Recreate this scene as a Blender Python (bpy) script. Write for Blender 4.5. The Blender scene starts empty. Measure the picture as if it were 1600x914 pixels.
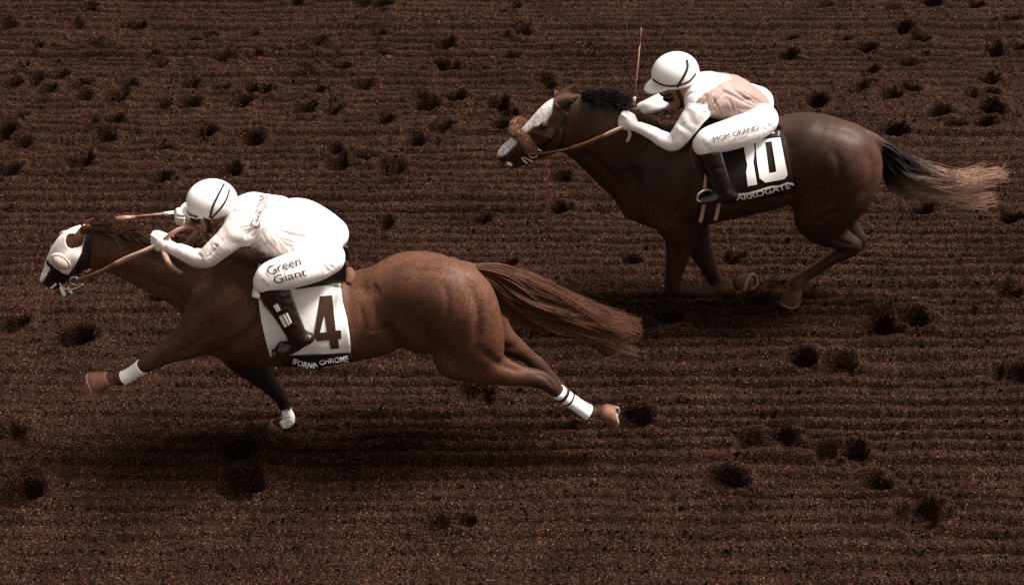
import bpy, bmesh, math, random
import numpy as np
from mathutils import Vector
from mathutils.bvhtree import BVHTree

scene = bpy.context.scene
rng = np.random.default_rng(7)
random.seed(7)

# ------------------------------------------------------------------ camera
CAM_H, ELEV, FPX = 5.5, math.radians(36.0), 2400.0
cE, sE = math.cos(ELEV), math.sin(ELEV)
cam_data = bpy.data.cameras.new('camera')
cam_data.sensor_width = 36.0
cam_data.lens = 36.0 * FPX / 1600.0
cam_data.clip_end = 3000.0
cam = bpy.data.objects.new('camera', cam_data)
scene.collection.objects.link(cam)
cam.location = (0, 0, CAM_H)
cam.rotation_euler = (math.radians(90) - ELEV, 0, 0)
scene.camera = cam

# ------------------------------------------------------------------ sky, sun, exposure
SUN_EL, SUN_AZ = math.radians(60.0), math.radians(75.0)   # azimuth from +Y (beyond the horses) towards +X
world = bpy.data.worlds.new('World')
scene.world = world
world.use_nodes = True
wn, wl = world.node_tree.nodes, world.node_tree.links
wn.clear()
sky = wn.new('ShaderNodeTexSky')
sky.sky_type = 'NISHITA'
sky.sun_disc = False
sky.sun_elevation = SUN_EL
sky.sun_rotation = SUN_AZ
sky.dust_density = 4.0
hs = wn.new('ShaderNodeHueSaturation')
hs.inputs['Saturation'].default_value = 0.05          # a milky, clouded sky
bg = wn.new('ShaderNodeBackground')
bg.inputs['Strength'].default_value = 0.072
wo = wn.new('ShaderNodeOutputWorld')
warm = wn.new('ShaderNodeVectorMath'); warm.operation = 'MULTIPLY'
warm.inputs[1].default_value = (1.0, 0.89, 0.82)                  # warm evening haze over the whole sky
wl.new(sky.outputs[0], hs.inputs['Color'])
wl.new(hs.outputs[0], warm.inputs[0])
wl.new(warm.outputs[0], bg.inputs['Color'])
wl.new(bg.outputs[0], wo.inputs['Surface'])
sun_data = bpy.data.lights.new('sun', 'SUN')
sun_data.energy = 4.5
sun_data.angle = math.radians(22.0)
sun_data.color = (1.0, 0.93, 0.86)
sun = bpy.data.objects.new('sun', sun_data)
scene.collection.objects.link(sun)
sd = Vector((math.sin(SUN_AZ) * math.cos(SUN_EL), math.cos(SUN_AZ) * math.cos(SUN_EL), math.sin(SUN_EL)))
sun.rotation_euler = sd.to_track_quat('Z', 'Y').to_euler()
sun.location = sd * 30
scene.view_settings.view_transform = 'Standard'
scene.view_settings.look = 'None'
scene.view_settings.gamma = 1.0
scene.view_settings.use_curve_mapping = False
scene.view_settings.exposure = 1.12

# ------------------------------------------------------------------ picture point -> place
def ray(px, py):
    u, v = (px - 800.0) / FPX, (py - 457.0) / FPX
    return np.array([u, cE - v * sE, -sE - v * cE])
def P(px, py, Y):
    """world point on the upright plane y = Y"""
    d = ray(px, py); t = Y / d[1]
    return np.array([0, 0, CAM_H]) + t * d
def SC(px, py, Y):
    d = ray(px, py); return FPX / (Y / d[1])     # pixels per metre there
def G(px, py, z=0.0):
    d = ray(px, py); t = (z - CAM_H) / d[2]
    return np.array([0, 0, CAM_H]) + t * d
def to_px(p):
    p = np.asarray(p, float); q = p - np.array([0, 0, CAM_H])
    depth = q[..., 1] * cE - q[..., 2] * sE
    up = q[..., 1] * sE + q[..., 2] * cE
    return 800 + FPX * q[..., 0] / depth, 457 - FPX * up / depth

Y1 = G(800, 685)[1]      # middle plane of the near horse
Y2 = G(800, 466)[1]      # middle plane of the far horse

# ------------------------------------------------------------------ scene helpers
def link(o, parent=None):
    scene.collection.objects.link(o)
    if parent is not None:
        o.parent = parent
        o.matrix_parent_inverse.identity()
    return o
def tag(o, label=None, cat=None, group=None, kind=None):
    if label: o['label'] = label
    if cat: o['category'] = cat
    if group: o['group'] = group
    if kind: o['kind'] = kind
    return o
def empty(name, loc):
    o = bpy.data.objects.new(name, None)
    o.empty_display_size = 0.1
    o.location = loc
    link(o)
    return o
def mesh_obj(name, verts, faces, mat, parent=None, smooth=True, col=None):
    """verts world space; faces (n,4)/(n,3) array or list"""
    v = np.asarray(verts, float)
    if parent is not None:
        q = parent; off = np.zeros(3)
        while q is not None:
            off = off + np.array(q.location); q = q.parent
        v = v - off
    me = bpy.data.meshes.new(name)
    if isinstance(faces, np.ndarray):
        n, k = faces.shape
        me.vertices.add(len(v)); me.vertices.foreach_set('co', v.astype(np.float32).ravel())
        me.loops.add(n * k); me.loops.foreach_set('vertex_index', faces.astype(np.int32).ravel())
        me.polygons.add(n)
        me.polygons.foreach_set('loop_start', np.arange(0, n * k, k, dtype=np.int32))
        me.update(calc_edges=True)
    else:
        me.from_pydata([tuple(x) for x in v], [], faces)
        me.update()
    if smooth:
        me.polygons.foreach_set('use_smooth', np.ones(len(me.polygons), dtype=bool))
    if col is not None:
        a = me.color_attributes.new('coat', 'FLOAT_COLOR', 'POINT')
        c = np.ones((len(v), 4), np.float32); c[:, :3] = col
        a.data.foreach_set('color', c.ravel())
    me.materials.append(mat)
    o = bpy.data.objects.new(name, me)
    link(o, parent)
    return o
def merge(parts):
    """join a list of (verts, faces list) into one"""
    V, F, n = [], [], 0
    for v, f in parts:
        V.append(np.asarray(v, float)); F += [tuple(i + n for i in q) for q in f]; n += len(v)
    return np.concatenate(V), F

# ------------------------------------------------------------------ materials
def material(name, color, rough=0.6, spec=0.3, noise=None, bump=None, attr=False, sheen=0.0, coat=0.0, wave=None):
    """noise=(scale, amount) colour mottling; bump=(scale, strength, distance)"""
    m = bpy.data.materials.new(name); m.use_nodes = True
    n, l = m.node_tree.nodes, m.node_tree.links
    b = n['Principled BSDF']
    b.inputs['Roughness'].default_value = rough
    b.inputs['Specular IOR Level'].default_value = spec
    b.inputs['Sheen Weight'].default_value = sheen
    b.inputs['Coat Weight'].default_value = coat
    src = None
    if attr:
        a = n.new('ShaderNodeAttribute'); a.attribute_name = 'coat'; src = a.outputs['Color']
    else:
        r = n.new('ShaderNodeRGB'); r.outputs[0].default_value = (*color, 1); src = r.outputs[0]
    tc = n.new('ShaderNodeTexCoord')
    if noise:
        t = n.new('ShaderNodeTexNoise'); t.inputs['Scale'].default_value = noise[0]; t.inputs['Detail'].default_value = 5
        l.new(tc.outputs['Object'], t.inputs['Vector'])
        mr = n.new('ShaderNodeMapRange'); mr.inputs['From Min'].default_value = 0.3; mr.inputs['From Max'].default_value = 0.7
        mr.inputs['To Min'].default_value = 1 - noise[1]; mr.inputs['To Max'].default_value = 1 + noise[1]
        l.new(t.outputs['Fac'], mr.inputs['Value'])
        mx = n.new('ShaderNodeVectorMath'); mx.operation = 'SCALE'
        l.new(src, mx.inputs[0]); l.new(mr.outputs[0], mx.inputs['Scale']); src = mx.outputs[0]
    l.new(src, b.inputs['Base Color'])
    if bump:
        t = n.new('ShaderNodeTexNoise'); t.inputs['Scale'].default_value = bump[0]; t.inputs['Detail'].default_value = 4
        if wave:
            mp = n.new('ShaderNodeMapping'); mp.inputs['Scale'].default_value = wave
            l.new(tc.outputs['Object'], mp.inputs['Vector']); l.new(mp.outputs[0], t.inputs['Vector'])
        else:
            l.new(tc.outputs['Object'], t.inputs['Vector'])
        bp = n.new('ShaderNodeBump'); bp.inputs['Strength'].default_value = bump[1]; bp.inputs['Distance'].default_value = bump[2]
        l.new(t.outputs['Fac'], bp.inputs['Height']); l.new(bp.outputs[0], b.inputs['Normal'])
    return m

M = {}
M['coat'] = material('horse_coat', (0, 0, 0), 0.58, 0.22, noise=(95, 0.55), bump=(120, 0.35, 0.004), attr=True)
M['hair_chestnut'] = material('chestnut_hair', (0.10, 0.040, 0.020), 0.5, 0.35, noise=(30, 0.35))
M['hair_black'] = material('black_hair', (0.012, 0.007, 0.006), 0.45, 0.35, noise=(30, 0.3))
M['hair_tip'] = material('pale_hair', (0.34, 0.20, 0.14), 0.5, 0.3, noise=(30, 0.3))
M['hoof_pale'] = material('hoof_horn', (0.15, 0.068, 0.042), 0.6, 0.2, noise=(40, 0.25), bump=(60, 0.2, 0.002))
M['hoof_dark'] = material('hoof_dark', (0.07, 0.032, 0.02), 0.6, 0.2, noise=(40, 0.25), bump=(60, 0.2, 0.002))
M['shoe'] = material('aluminium_shoe', (0.26, 0.20, 0.17), 0.5, 0.3)
M['eye'] = material('eye_dark', (0.006, 0.004, 0.003), 0.3, 0.25)
M['skin'] = material('skin', (0.30, 0.145, 0.09), 0.5, 0.3, noise=(40, 0.1))
M['white_silk'] = material('white_silk', (0.80, 0.775, 0.76), 0.55, 0.25, noise=(9, 0.03), bump=(26, 0.35, 0.01), sheen=0.1)
M['cream_silk'] = material('cream_silk', (0.62, 0.545, 0.515), 0.5, 0.3, noise=(9, 0.04), bump=(24, 0.4, 0.012), sheen=0.1)
M['rose_silk'] = material('rose_silk', (0.44, 0.31, 0.26), 0.5, 0.3, noise=(9, 0.06), bump=(24, 0.4, 0.012), sheen=0.1)
M['breeches'] = material('white_breeches', (0.82, 0.80, 0.79), 0.6, 0.25, bump=(22, 0.3, 0.008))
M['boot'] = material('boot_leather', (0.010, 0.005, 0.004), 0.22, 0.6, noise=(20, 0.3), bump=(28, 0.7, 0.016), coat=0.6)
M['black'] = material('black_leather', (0.010, 0.006, 0.005), 0.4, 0.4, noise=(30, 0.2))
M['brown'] = material('brown_leather', (0.10, 0.042, 0.024), 0.5, 0.3, noise=(40, 0.2))
M['pad'] = material('pad_fleece', (0.11, 0.052, 0.034), 0.85, 0.1, bump=(120, 0.6, 0.01))
M['fleece'] = material('brown_sheepskin', (0.21, 0.070, 0.024), 0.95, 0.05, noise=(60, 0.3), bump=(150, 1.0, 0.02), sheen=0.3)
M['rein'] = material('pale_rubber_rein', (0.42, 0.27, 0.20), 0.6, 0.25, noise=(60, 0.15))
M['rein_dark'] = material('tan_rein_leather', (0.17, 0.075, 0.04), 0.55, 0.25, noise=(60, 0.2))
M['helmet'] = material('helmet_cover', (0.82, 0.80, 0.785), 0.35, 0.4)
M['dark'] = material('dark_elastic', (0.022, 0.012, 0.010), 0.6, 0.2)
M['lens'] = material('goggle_lens', (0.02, 0.012, 0.01), 0.08, 0.6)
M['cloth_white'] = material('saddle_cloth_white', (0.82, 0.80, 0.785), 0.7, 0.15, bump=(40, 0.2, 0.006))
M['cloth_black'] = material('saddle_cloth_black', (0.012, 0.007, 0.006), 0.7, 0.15, bump=(40, 0.2, 0.006))
M['print_dark'] = material('dark_print', (0.045, 0.020, 0.014), 0.7, 0.1)
M['print_white'] = material('white_print', (0.80, 0.78, 0.76), 0.7, 0.1)
M['bandage'] = material('white_bandage', (0.82, 0.80, 0.78), 0.75, 0.1, bump=(60, 0.25, 0.004))
M['hood'] = material('white_hood', (0.74, 0.69, 0.66), 0.7, 0.15, bump=(45, 0.3, 0.006))
M['glove'] = material('pale_glove', (0.74, 0.68, 0.65), 0.6, 0.2, bump=(60, .2, .003))
M['mesh'] = material('eye_screen', (0.46, 0.36, 0.32), 0.6, 0.2, noise=(200, 0.2))
M['steel'] = material('steel', (0.62, 0.56, 0.52), 0.25, 0.6)
M['steel'].node_tree.nodes['Principled BSDF'].inputs['Metallic'].default_value = 0.6
M['whip'] = material('whip_shaft', (0.30, 0.17, 0.12), 0.5, 0.3, noise=(40, 0.3))
M['tooth'] = material('tooth', (0.75, 0.68, 0.6), 0.3, 0.4)

# ------------------------------------------------------------------ smooth solids from distance fields
class Field:
    def __init__(s, lo, hi, vox):
        s.lo = np.asarray(lo, float); s.vox = vox
        s.n = np.ceil((np.asarray(hi, float) - s.lo) / vox).astype(int) + 1
        s.f = np.full(s.n, 0.3, np.float32)
    def win(s, lo, hi):
        a = np.clip(np.floor((lo - s.lo) / s.vox).astype(int), 0, s.n)
        b = np.clip(np.ceil((hi - s.lo) / s.vox).astype(int) + 1, 0, s.n)
        sl = tuple(slice(int(i), int(j)) for i, j in zip(a, b))
        ax = [(s.lo[i] + s.vox * np.arange(a[i], b[i])).astype(np.float32) for i in range(3)]
        return sl, ax[0][:, None, None], ax[1][None, :, None], ax[2][None, None, :]
    def comb(s, sl, d, k, op):
        a = s.f[sl]
        if op == 'add':
            if k <= 0: s.f[sl] = np.minimum(a, d); return
            h = np.clip(0.5 + 0.5 * (a - d) / k, 0, 1)
            s.f[sl] = a * (1 - h) + d * h - k * h * (1 - h)
        else:
            d = -d
            h = np.clip(0.5 - 0.5 * (a - d) / k, 0, 1)
            s.f[sl] = a * (1 - h) + d * h + k * h * (1 - h)
    def tube(s, st, k=0.03, op='add', grow=0.0):
        """st: stations (x,y,z,r,lat)"""
        st = np.asarray(st, float)
        R = (st[:, 3] + grow) * np.maximum(1, st[:, 4])
        lo = (st[:, :3] - R[:, None]).min(0) - k - 0.02; hi = (st[:, :3] + R[:, None]).max(0) + k + 0.02
        sl, X, Y, Z = s.win(lo, hi)
        if any(q.stop <= q.start for q in sl): return
        out = np.full(s.f[sl].shape, 0.3, np.float32)
        for i in range(len(st) - 1):
            a, b = st[i], st[i + 1]
            rr = max(R[i], R[i + 1]) + k + 0.02
            l2 = np.minimum(a[:3], b[:3]) - rr; h2 = np.maximum(a[:3], b[:3]) + rr
            s2, x, y, z = s.win(l2, h2)
            loc = tuple(slice(max(q.start - p.start, 0), min(q.stop, p.stop) - p.start) for q, p in zip(s2, sl))
            x = X[loc[0]]; y = Y[:, loc[1]]; z = Z[:, :, loc[2]]
            d = b[:3] - a[:3]; dd = float(d @ d) + 1e-9
            t = np.clip(((x - a[0]) * d[0] + (y - a[1]) * d[1] + (z - a[2]) * d[2]) / dd, 0, 1)
            r = a[3] + grow + (b[3] - a[3]) * t
            la = a[4] + (b[4] - a[4]) * t
            vx = x - (a[0] + t * d[0]); vy = (y - (a[1] + t * d[1])) / la; vz = z - (a[2] + t * d[2])
            dist = np.sqrt(vx * vx + vy * vy + vz * vz) - r
            out[loc] = np.minimum(out[loc], dist)
        s.comb(sl, out, k, op)
    def ell(s, c, r, ang=0.0, k=0.03, op='add'):
        """ellipsoid, r=(along, lateral, across); ang tilts 'along' in the xz plane"""
        c = np.asarray(c, float); m = max(r) + k + 0.02
        sl, X, Y, Z = s.win(c - m, c + m)
        if any(q.stop <= q.start for q in sl): return
        ca, sa = math.cos(ang), math.sin(ang)
        x, y, z = X - c[0], Y - c[1], Z - c[2]
        u = (x * ca + z * sa) / r[0]; w = (-x * sa + z * ca) / r[2]; v = y / r[1]
        q = np.sqrt(u * u + v * v + w * w)
        g = np.sqrt((u / r[0]) ** 2 + (v / r[1]) ** 2 + (w / r[2]) ** 2) + 1e-6
        s.comb(sl, q * (q - 1) / g, k, op)
    def clip(s, fn):
        """intersect with a region given by a distance function of x, y, z arrays"""
        ax = [(s.lo[i] + s.vox * np.arange(s.n[i])).astype(np.float32) for i in range(3)]
        s.f = np.maximum(s.f, fn(ax[0][:, None, None], ax[1][None, :, None], ax[2][None, None, :])).astype(np.float32)
    def mesh(s, smooth=2):
        f = s.f; ins = f < 0
        c = np.zeros(tuple(s.n - 1), np.int8)
        for i in (0, 1):
            for j in (0, 1):
                for k in (0, 1):
                    c += ins[i:s.n[0] - 1 + i, j:s.n[1] - 1 + j, k:s.n[2] - 1 + k]
        act = (c > 0) & (c < 8)
        idx = np.argwhere(act)
        vid = np.full(act.shape, -1, np.int32); vid[act] = np.arange(len(idx), dtype=np.int32)
        cor = {}
        for i in (0, 1):
            for j in (0, 1):
                for k in (0, 1):
                    cor[i, j, k] = f[idx[:, 0] + i, idx[:, 1] + j, idx[:, 2] + k]
        acc = np.zeros((len(idx), 3)); cnt = np.zeros(len(idx))
        for (i, j, k), va in cor.items():
            for ax in range(3):
                o = [i, j, k]
                if o[ax]: continue
                o[ax] = 1
                vb = cor[tuple(o)]
                cr = (va < 0) != (vb < 0)
                t = np.where(cr, va / np.where(cr, va - vb, 1), 0)
                p = np.tile(np.array([i, j, k], float), (len(idx), 1)); p[:, ax] += t
                acc[cr] += p[cr]; cnt += cr
        V = s.lo + s.vox * (idx + acc / cnt[:, None])
        Q = []
        for ax in range(3):
            a, b = [q for q in range(3) if q != ax]
            sh = [slice(1, s.n[q] - 1) for q in range(3)]; sh[ax] = slice(0, s.n[ax] - 1)
            sh2 = list(sh); sh2[ax] = slice(1, s.n[ax])
            A, B = ins[tuple(sh)], ins[tuple(sh2)]
            e = np.argwhere(A != B)
            if not len(e): continue
            flip = A[tuple(e.T)]
            off = np.array([1, 1, 1]); off[ax] = 0
            e = e + off
            def cell(da, db):
                q = e.copy(); q[:, a] -= da; q[:, b] -= db
                return vid[tuple(q.T)]
            q = np.stack([cell(1, 1), cell(0, 1), cell(0, 0), cell(1, 0)], 1)
            if ax == 1: flip = ~flip
            q[~flip] = q[~flip][:, ::-1]
            Q.append(q)
        F = np.concatenate(Q)
        F = F[(F >= 0).all(1)]
        for _ in range(smooth):
            e = np.concatenate([F[:, [0, 1]], F[:, [1, 2]], F[:, [2, 3]], F[:, [3, 0]]])
            n = np.bincount(e[:, 0], minlength=len(V)).astype(float); n[n == 0] = 1
            av = np.stack([np.bincount(e[:, 0], weights=V[e[:, 1], q], minlength=len(V)) for q in range(3)], 1) / n[:, None]
            V = V + 0.5 * (av - V)
        return V, F

def spline(st, sub=4):
    """Catmull-Rom through stations of any width"""
    st = np.asarray(st, float)
    p = np.vstack([2 * st[0] - st[1], st, 2 * st[-1] - st[-2]])
    out = []
    for i in range(1, len(p) - 2):
        for t in np.linspace(0, 1, sub, endpoint=False):
            a, b, c, d = p[i - 1], p[i], p[i + 1], p[i + 2]
            out.append(0.5 * (2 * b + (c - a) * t + (2 * a - 5 * b + 4 * c - d) * t * t + (3 * b - a - 3 * c + d) * t ** 3))
    out.append(p[-2])
    return np.array(out)

def stations(rows, Yh, sub=4):
    """rows (px, py, r_px, lat, yoff) traced in the picture -> world stations (x,y,z,r,lat).
    r_px is the half-thickness seen; corrected for the downward view of an elliptic section."""
    w = []
    for i, (px, py, r, lat, yo) in enumerate(rows):
        q = P(px, py, Yh + yo); s = SC(px, py, Yh + yo)
        a = rows[max(i - 1, 0)]; b = rows[min(i + 1, len(rows) - 1)]
        dx, dz = b[0] - a[0], (b[1] - a[1]) / cE
        L = math.hypot(dx, dz) + 1e-6
        nx, nz = dz / L, dx / L
        k = math.sqrt(nx * nx + nz * nz * (cE * cE + sE * sE * lat * lat))
        w.append((*q, r / s / k, lat))
    return spline(w, sub) if sub > 1 else np.array(w)

def bounds(lists, pad=0.06):
    A = np.concatenate([np.asarray(a)[:, :5] for a in lists])
    R = A[:, 3:4] * np.maximum(1, A[:, 4:5])
    return (A[:, :3] - R).min(0) - pad, (A[:, :3] + R).max(0) + pad

def poly_sd(px, pz, poly):
    """signed distance (negative inside) to a polygon, vectorised"""
    poly = np.asarray(poly, float); d2 = np.full(np.broadcast(px, pz).shape, 1e9); ins = np.zeros(d2.shape, bool)
    for i in range(len(poly)):
        a, b = poly[i], poly[(i + 1) % len(poly)]
        e = b - a
        t = np.clip(((px - a[0]) * e[0] + (pz - a[1]) * e[1]) / (e @ e + 1e-12), 0, 1)
        d2 = np.minimum(d2, (px - a[0] - t * e[0]) ** 2 + (pz - a[1] - t * e[1]) ** 2)
        c = ((a[1] <= pz) != (b[1] <= pz))
        xi = a[0] + (pz - a[1]) / (e[1] if abs(e[1]) > 1e-9 else 1e-9) * e[0]
        ins ^= c & (px < xi)
    d = np.sqrt(d2)
    return np.where(ins, -d, d)

_tab = rng.random((256, 256)).astype(np.float32)
def vnoise(x, y, seed=0):
    x = x + seed * 37.7; y = y + seed * 17.3
    ix, iy = np.floor(x).astype(int), np.floor(y).astype(int)
    fx, fy = x - ix, y - iy
    fx = fx * fx * (3 - 2 * fx); fy = fy * fy * (3 - 2 * fy)
    a = _tab[ix & 255, iy & 255]; b = _tab[(ix + 1) & 255, iy & 255]
    c = _tab[ix & 255, (iy + 1) & 255]; d = _tab[(ix + 1) & 255, (iy + 1) & 255]
    return (a * (1 - fx) + b * fx) * (1 - fy) + (c * (1 - fx) + d * fx) * fy

# ------------------------------------------------------------------ small solid builders
def tube_mesh(pts, rad, n=8, cap=True):
    pts = np.asarray(pts, float); m = len(pts)
    rad = np.broadcast_to(np.asarray(rad, float), (m,))
    t = np.gradient(pts, axis=0); t /= np.linalg.norm(t, axis=1)[:, None] + 1e-9
    up = np.array([0, 0, 1.0]) if abs(t[0][2]) < 0.8 else np.array([0, 1.0, 0])
    V = []; u = np.cross(t[0], up); u /= np.linalg.norm(u)
    for i in range(m):
        u = u - t[i] * (u @ t[i]); u /= np.linalg.norm(u) + 1e-9
        w = np.cross(t[i], u)
        for a in range(n):
            th = 2 * math.pi * a / n
            V.append(pts[i] + rad[i] * (math.cos(th) * u + math.sin(th) * w))
    F = [(i * n + a, i * n + (a + 1) % n, (i + 1) * n + (a + 1) % n, (i + 1) * n + a) for i in range(m - 1) for a in range(n)]
    if cap:
        F.append(tuple(range(n - 1, -1, -1))); F.append(tuple((m - 1) * n + a for a in range(n)))
    return np.array(V), F
def strap_mesh(pts, wdir, width, thick):
    """flat strap: wdir = width direction (one vector or one each)"""
    pts = np.asarray(pts, float); m = len(pts)
    wd = np.broadcast_to(np.asarray(wdir, float), (m, 3)).copy()
    width = np.broadcast_to(np.asarray(width, float), (m,))
    t = np.gradient(pts, axis=0); t /= np.linalg.norm(t, axis=1)[:, None] + 1e-9
    wd -= t * (wd * t).sum(1)[:, None]; wd /= np.linalg.norm(wd, axis=1)[:, None] + 1e-9
    nn = np.cross(t, wd)
    V = []
    for i in range(m):
        for a, b in ((-1, -1), (1, -1), (1, 1), (-1, 1)):
            V.append(pts[i] + wd[i] * a * width[i] / 2 + nn[i] * b * thick / 2)
    F = [(i * 4 + a, i * 4 + (a + 1) % 4, (i + 1) * 4 + (a + 1) % 4, (i + 1) * 4 + a) for i in range(m - 1) for a in range(4)]
    F += [(3, 2, 1, 0), tuple((m - 1) * 4 + a for a in range(4))]
    return np.array(V), F
def uv_ball(c, r, nu=20, nv=12, tilt=0.0):
    V, F = [], []
    ca, sa = math.cos(tilt), math.sin(tilt)
    for j in range(nv + 1):
        ph = math.pi * j / nv
        for i in range(nu):
            th = 2 * math.pi * i / nu
            x, y, z = r[0] * math.sin(ph) * math.cos(th), r[1] * math.sin(ph) * math.sin(th), r[2] * math.cos(ph)
            V.append((c[0] + x * ca - z * sa, c[1] + y, c[2] + x * sa + z * ca))
    for j in range(nv):
        for i in range(nu):
            F.append((j * nu + i, (j + 1) * nu + i, (j + 1) * nu + (i + 1) % nu, j * nu + (i + 1) % nu))
    return np.array(V), F
def strands(paths, r0, r1, n=3):
    """many tapering hairs; paths (S, m, 3)"""
    paths = np.asarray(paths, float); S, m, _ = paths.shape
    t = np.gradient(paths, axis=1); t /= np.linalg.norm(t, axis=2)[..., None] + 1e-9
    ref = np.array([0.13, 0.95, 0.28]); u = np.cross(t, ref); u /= np.linalg.norm(u, axis=2)[..., None] + 1e-9
    w = np.cross(t, u)
    rad = np.linspace(0, 1, m)[None, :] ** 1.5
    rad = (np.asarray(r0).reshape(-1, 1) * (1 - rad) + np.asarray(r1).reshape(-1, 1) * rad)
    V = np.stack([paths + rad[..., None] * (math.cos(a) * u + math.sin(a) * w) for a in np.arange(n) * 2 * math.pi / n], 2)
    base = (np.arange(S) * m * n)[:, None, None] + (np.arange(m - 1) * n)[None, :, None]
    a = np.arange(n)[None, None, :]
    F = np.stack(np.broadcast_arrays(base + a, base + (a + 1) % n, base + n + (a + 1) % n, base + n + a), -1).reshape(-1, 4)
    return V.reshape(-1, 3), F
def bvh_of(V, F):
    return BVHTree.FromPolygons([tuple(v) for v in V], [tuple(int(i) for i in f) for f in F])
CAMP = Vector((0, 0, CAM_H))
def stick(bvh, px, py, off, fallback_Y):
    """point of a surface seen at a picture point, lifted by off along the surface normal"""
    d = Vector(ray(px, py)).normalized()
    h = bvh.ray_cast(CAMP, d)
    if h[0] is None:
        return P(px, py, fallback_Y), np.array([0, -1.0, 0])
    nn = h[1] if h[1].dot(d) < 0 else -h[1]
    return np.array(h[0]) + np.array(nn) * off, np.array(nn)

# ------------------------------------------------------------------ the dirt track
def dirt_material():
    m = bpy.data.materials.new('track_dirt'); m.use_nodes = True
    n, l = m.node_tree.nodes, m.node_tree.links
    b = n['Principled BSDF']; b.inputs['Roughness'].default_value = 0.85; b.inputs['Specular IOR Level'].default_value = 0.04
    tc = n.new('ShaderNodeTexCoord')
    def noise(scale, det=4):
        t = n.new('ShaderNodeTexNoise'); t.inputs['Scale'].default_value = scale; t.inputs['Detail'].default_value = det
        l.new(tc.outputs['Object'], t.inputs['Vector']); return t.outputs['Fac']
    def ramp(fac, stops):
        r = n.new('ShaderNodeValToRGB'); e = r.color_ramp.elements
        e[0].position, e[0].color = stops[0][0], (*stops[0][1], 1)
        e[1].position, e[1].color = stops[-1][0], (*stops[-1][1], 1)
        for p, c in stops[1:-1]:
            q = e.new(p); q.color = (*c, 1)
        l.new(fac, r.inputs['Fac']); return r.outputs['Color']
    fine = ramp(noise(105, 6), [(0.33, (0.0034, 0.0014, 0.0010)), (0.49, (0.0168, 0.0073, 0.0048)), (0.62, (0.046, 0.0212, 0.0144)), (0.76, (0.23, 0.125, 0.090))])
    broad = ramp(noise(2.3, 4), [(0.3, (0.62, 0.60, 0.60)), (0.7, (1.12, 1.10, 1.06))])
    mx = n.new('ShaderNodeVectorMath'); mx.operation = 'MULTIPLY'
    l.new(fine, mx.inputs[0]); l.new(broad, mx.inputs[1]); l.new(mx.outputs[0], b.inputs['Base Color'])
    bp = n.new('ShaderNodeBump'); bp.inputs['Strength'].default_value = 0.9; bp.inputs['Distance'].default_value = 0.02
    l.new(noise(85, 5), bp.inputs['Height']); l.new(bp.outputs[0], b.inputs['Normal'])
    return m
M['dirt'] = dirt_material()

prints = []
for cx, cy in [(440,40),(380,125),(20,130),(610,125),(680,128),(1040,178),(1245,165),(275,200),(475,218),(160,235),(945,212),(735,272),(785,325),(1110,290),(1255,270),(100,335),(60,415),(175,405),(280,380),(235,455),(385,430),(410,490),(570,490),(635,430),(945,425),(1100,440),(1230,440),(1300,460),(820,530),(935,522),(1195,515),(1530,345),(1520,545),(1570,450),(460,615),(560,605),(60,600),(510,690),(1010,665),(1260,685),(95,725),(790,740),(390,810),(30,850),(1140,845),(790,890),(10,670),(1590,210)]:
    prints.append((cx / 3.2, cy / 3.2))
for cx, cy in [(200,5),(530,20),(625,20),(865,103),(600,165),(315,210),(605,265),(250,345),(425,340),(530,425),(300,450),(30,470),(245,545),(375,545),(945,220),(890,310),(970,340),(815,475),(980,490),(850,530),(630,600),(910,635),(780,700),(380,745),(530,785),(405,815),(670,835),(1255,175),(1330,152),(1260,280),(1285,25),(1430,395),(1450,440),(1205,520),(1215,630),(1255,570),(1510,880)]:
    prints.append((400 + cx / 3.2, cy / 3.2))
for cx, cy in [(350,20),(780,50),(1010,10),(1290,25),(110,245),(450,240),(600,300),(835,175),(930,240),(1390,250),(1400,310),(1530,295),(110,340),(875,395),(620,435),(605,515),(875,550),(1370,490),(750,590),(290,625),(1270,590),(1370,575),(1060,690),(1150,770),(1340,760),(770,810),(1390,670),(540,555),(1500,125)]:
    prints.append((1200 + cx / 3.975, cy / 3.975))
prints = [(x, y, 27 + y * 0.055 + random.uniform(-4, 5)) for x, y in prints]
prints += [(605,345,34),(750,340,34),(870,325,34),(110,530,72),(10,680,60),(375,700,68),(375,755,72),(25,770,80),(680,822,48),(722,815,38),(740,618,60),(990,652,50),(1130,750,66),(1180,690,56),(1215,684,50),(1295,712,44),(1335,710,42),(1430,805,76),(1375,505,56),(1425,498,50),(1250,560,50),(1310,570,52),(1580,585,56),(1045,492,50),(1185,470,46),(1145,400,36),(235,465,40),(790,410,32),(945,540,50),(1330,705,36),(1580,340,42),(1575,455,44),(1440,325,40),(985,405,30),(20,505,46),(1365,755,52),(600,352,30)]

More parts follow.
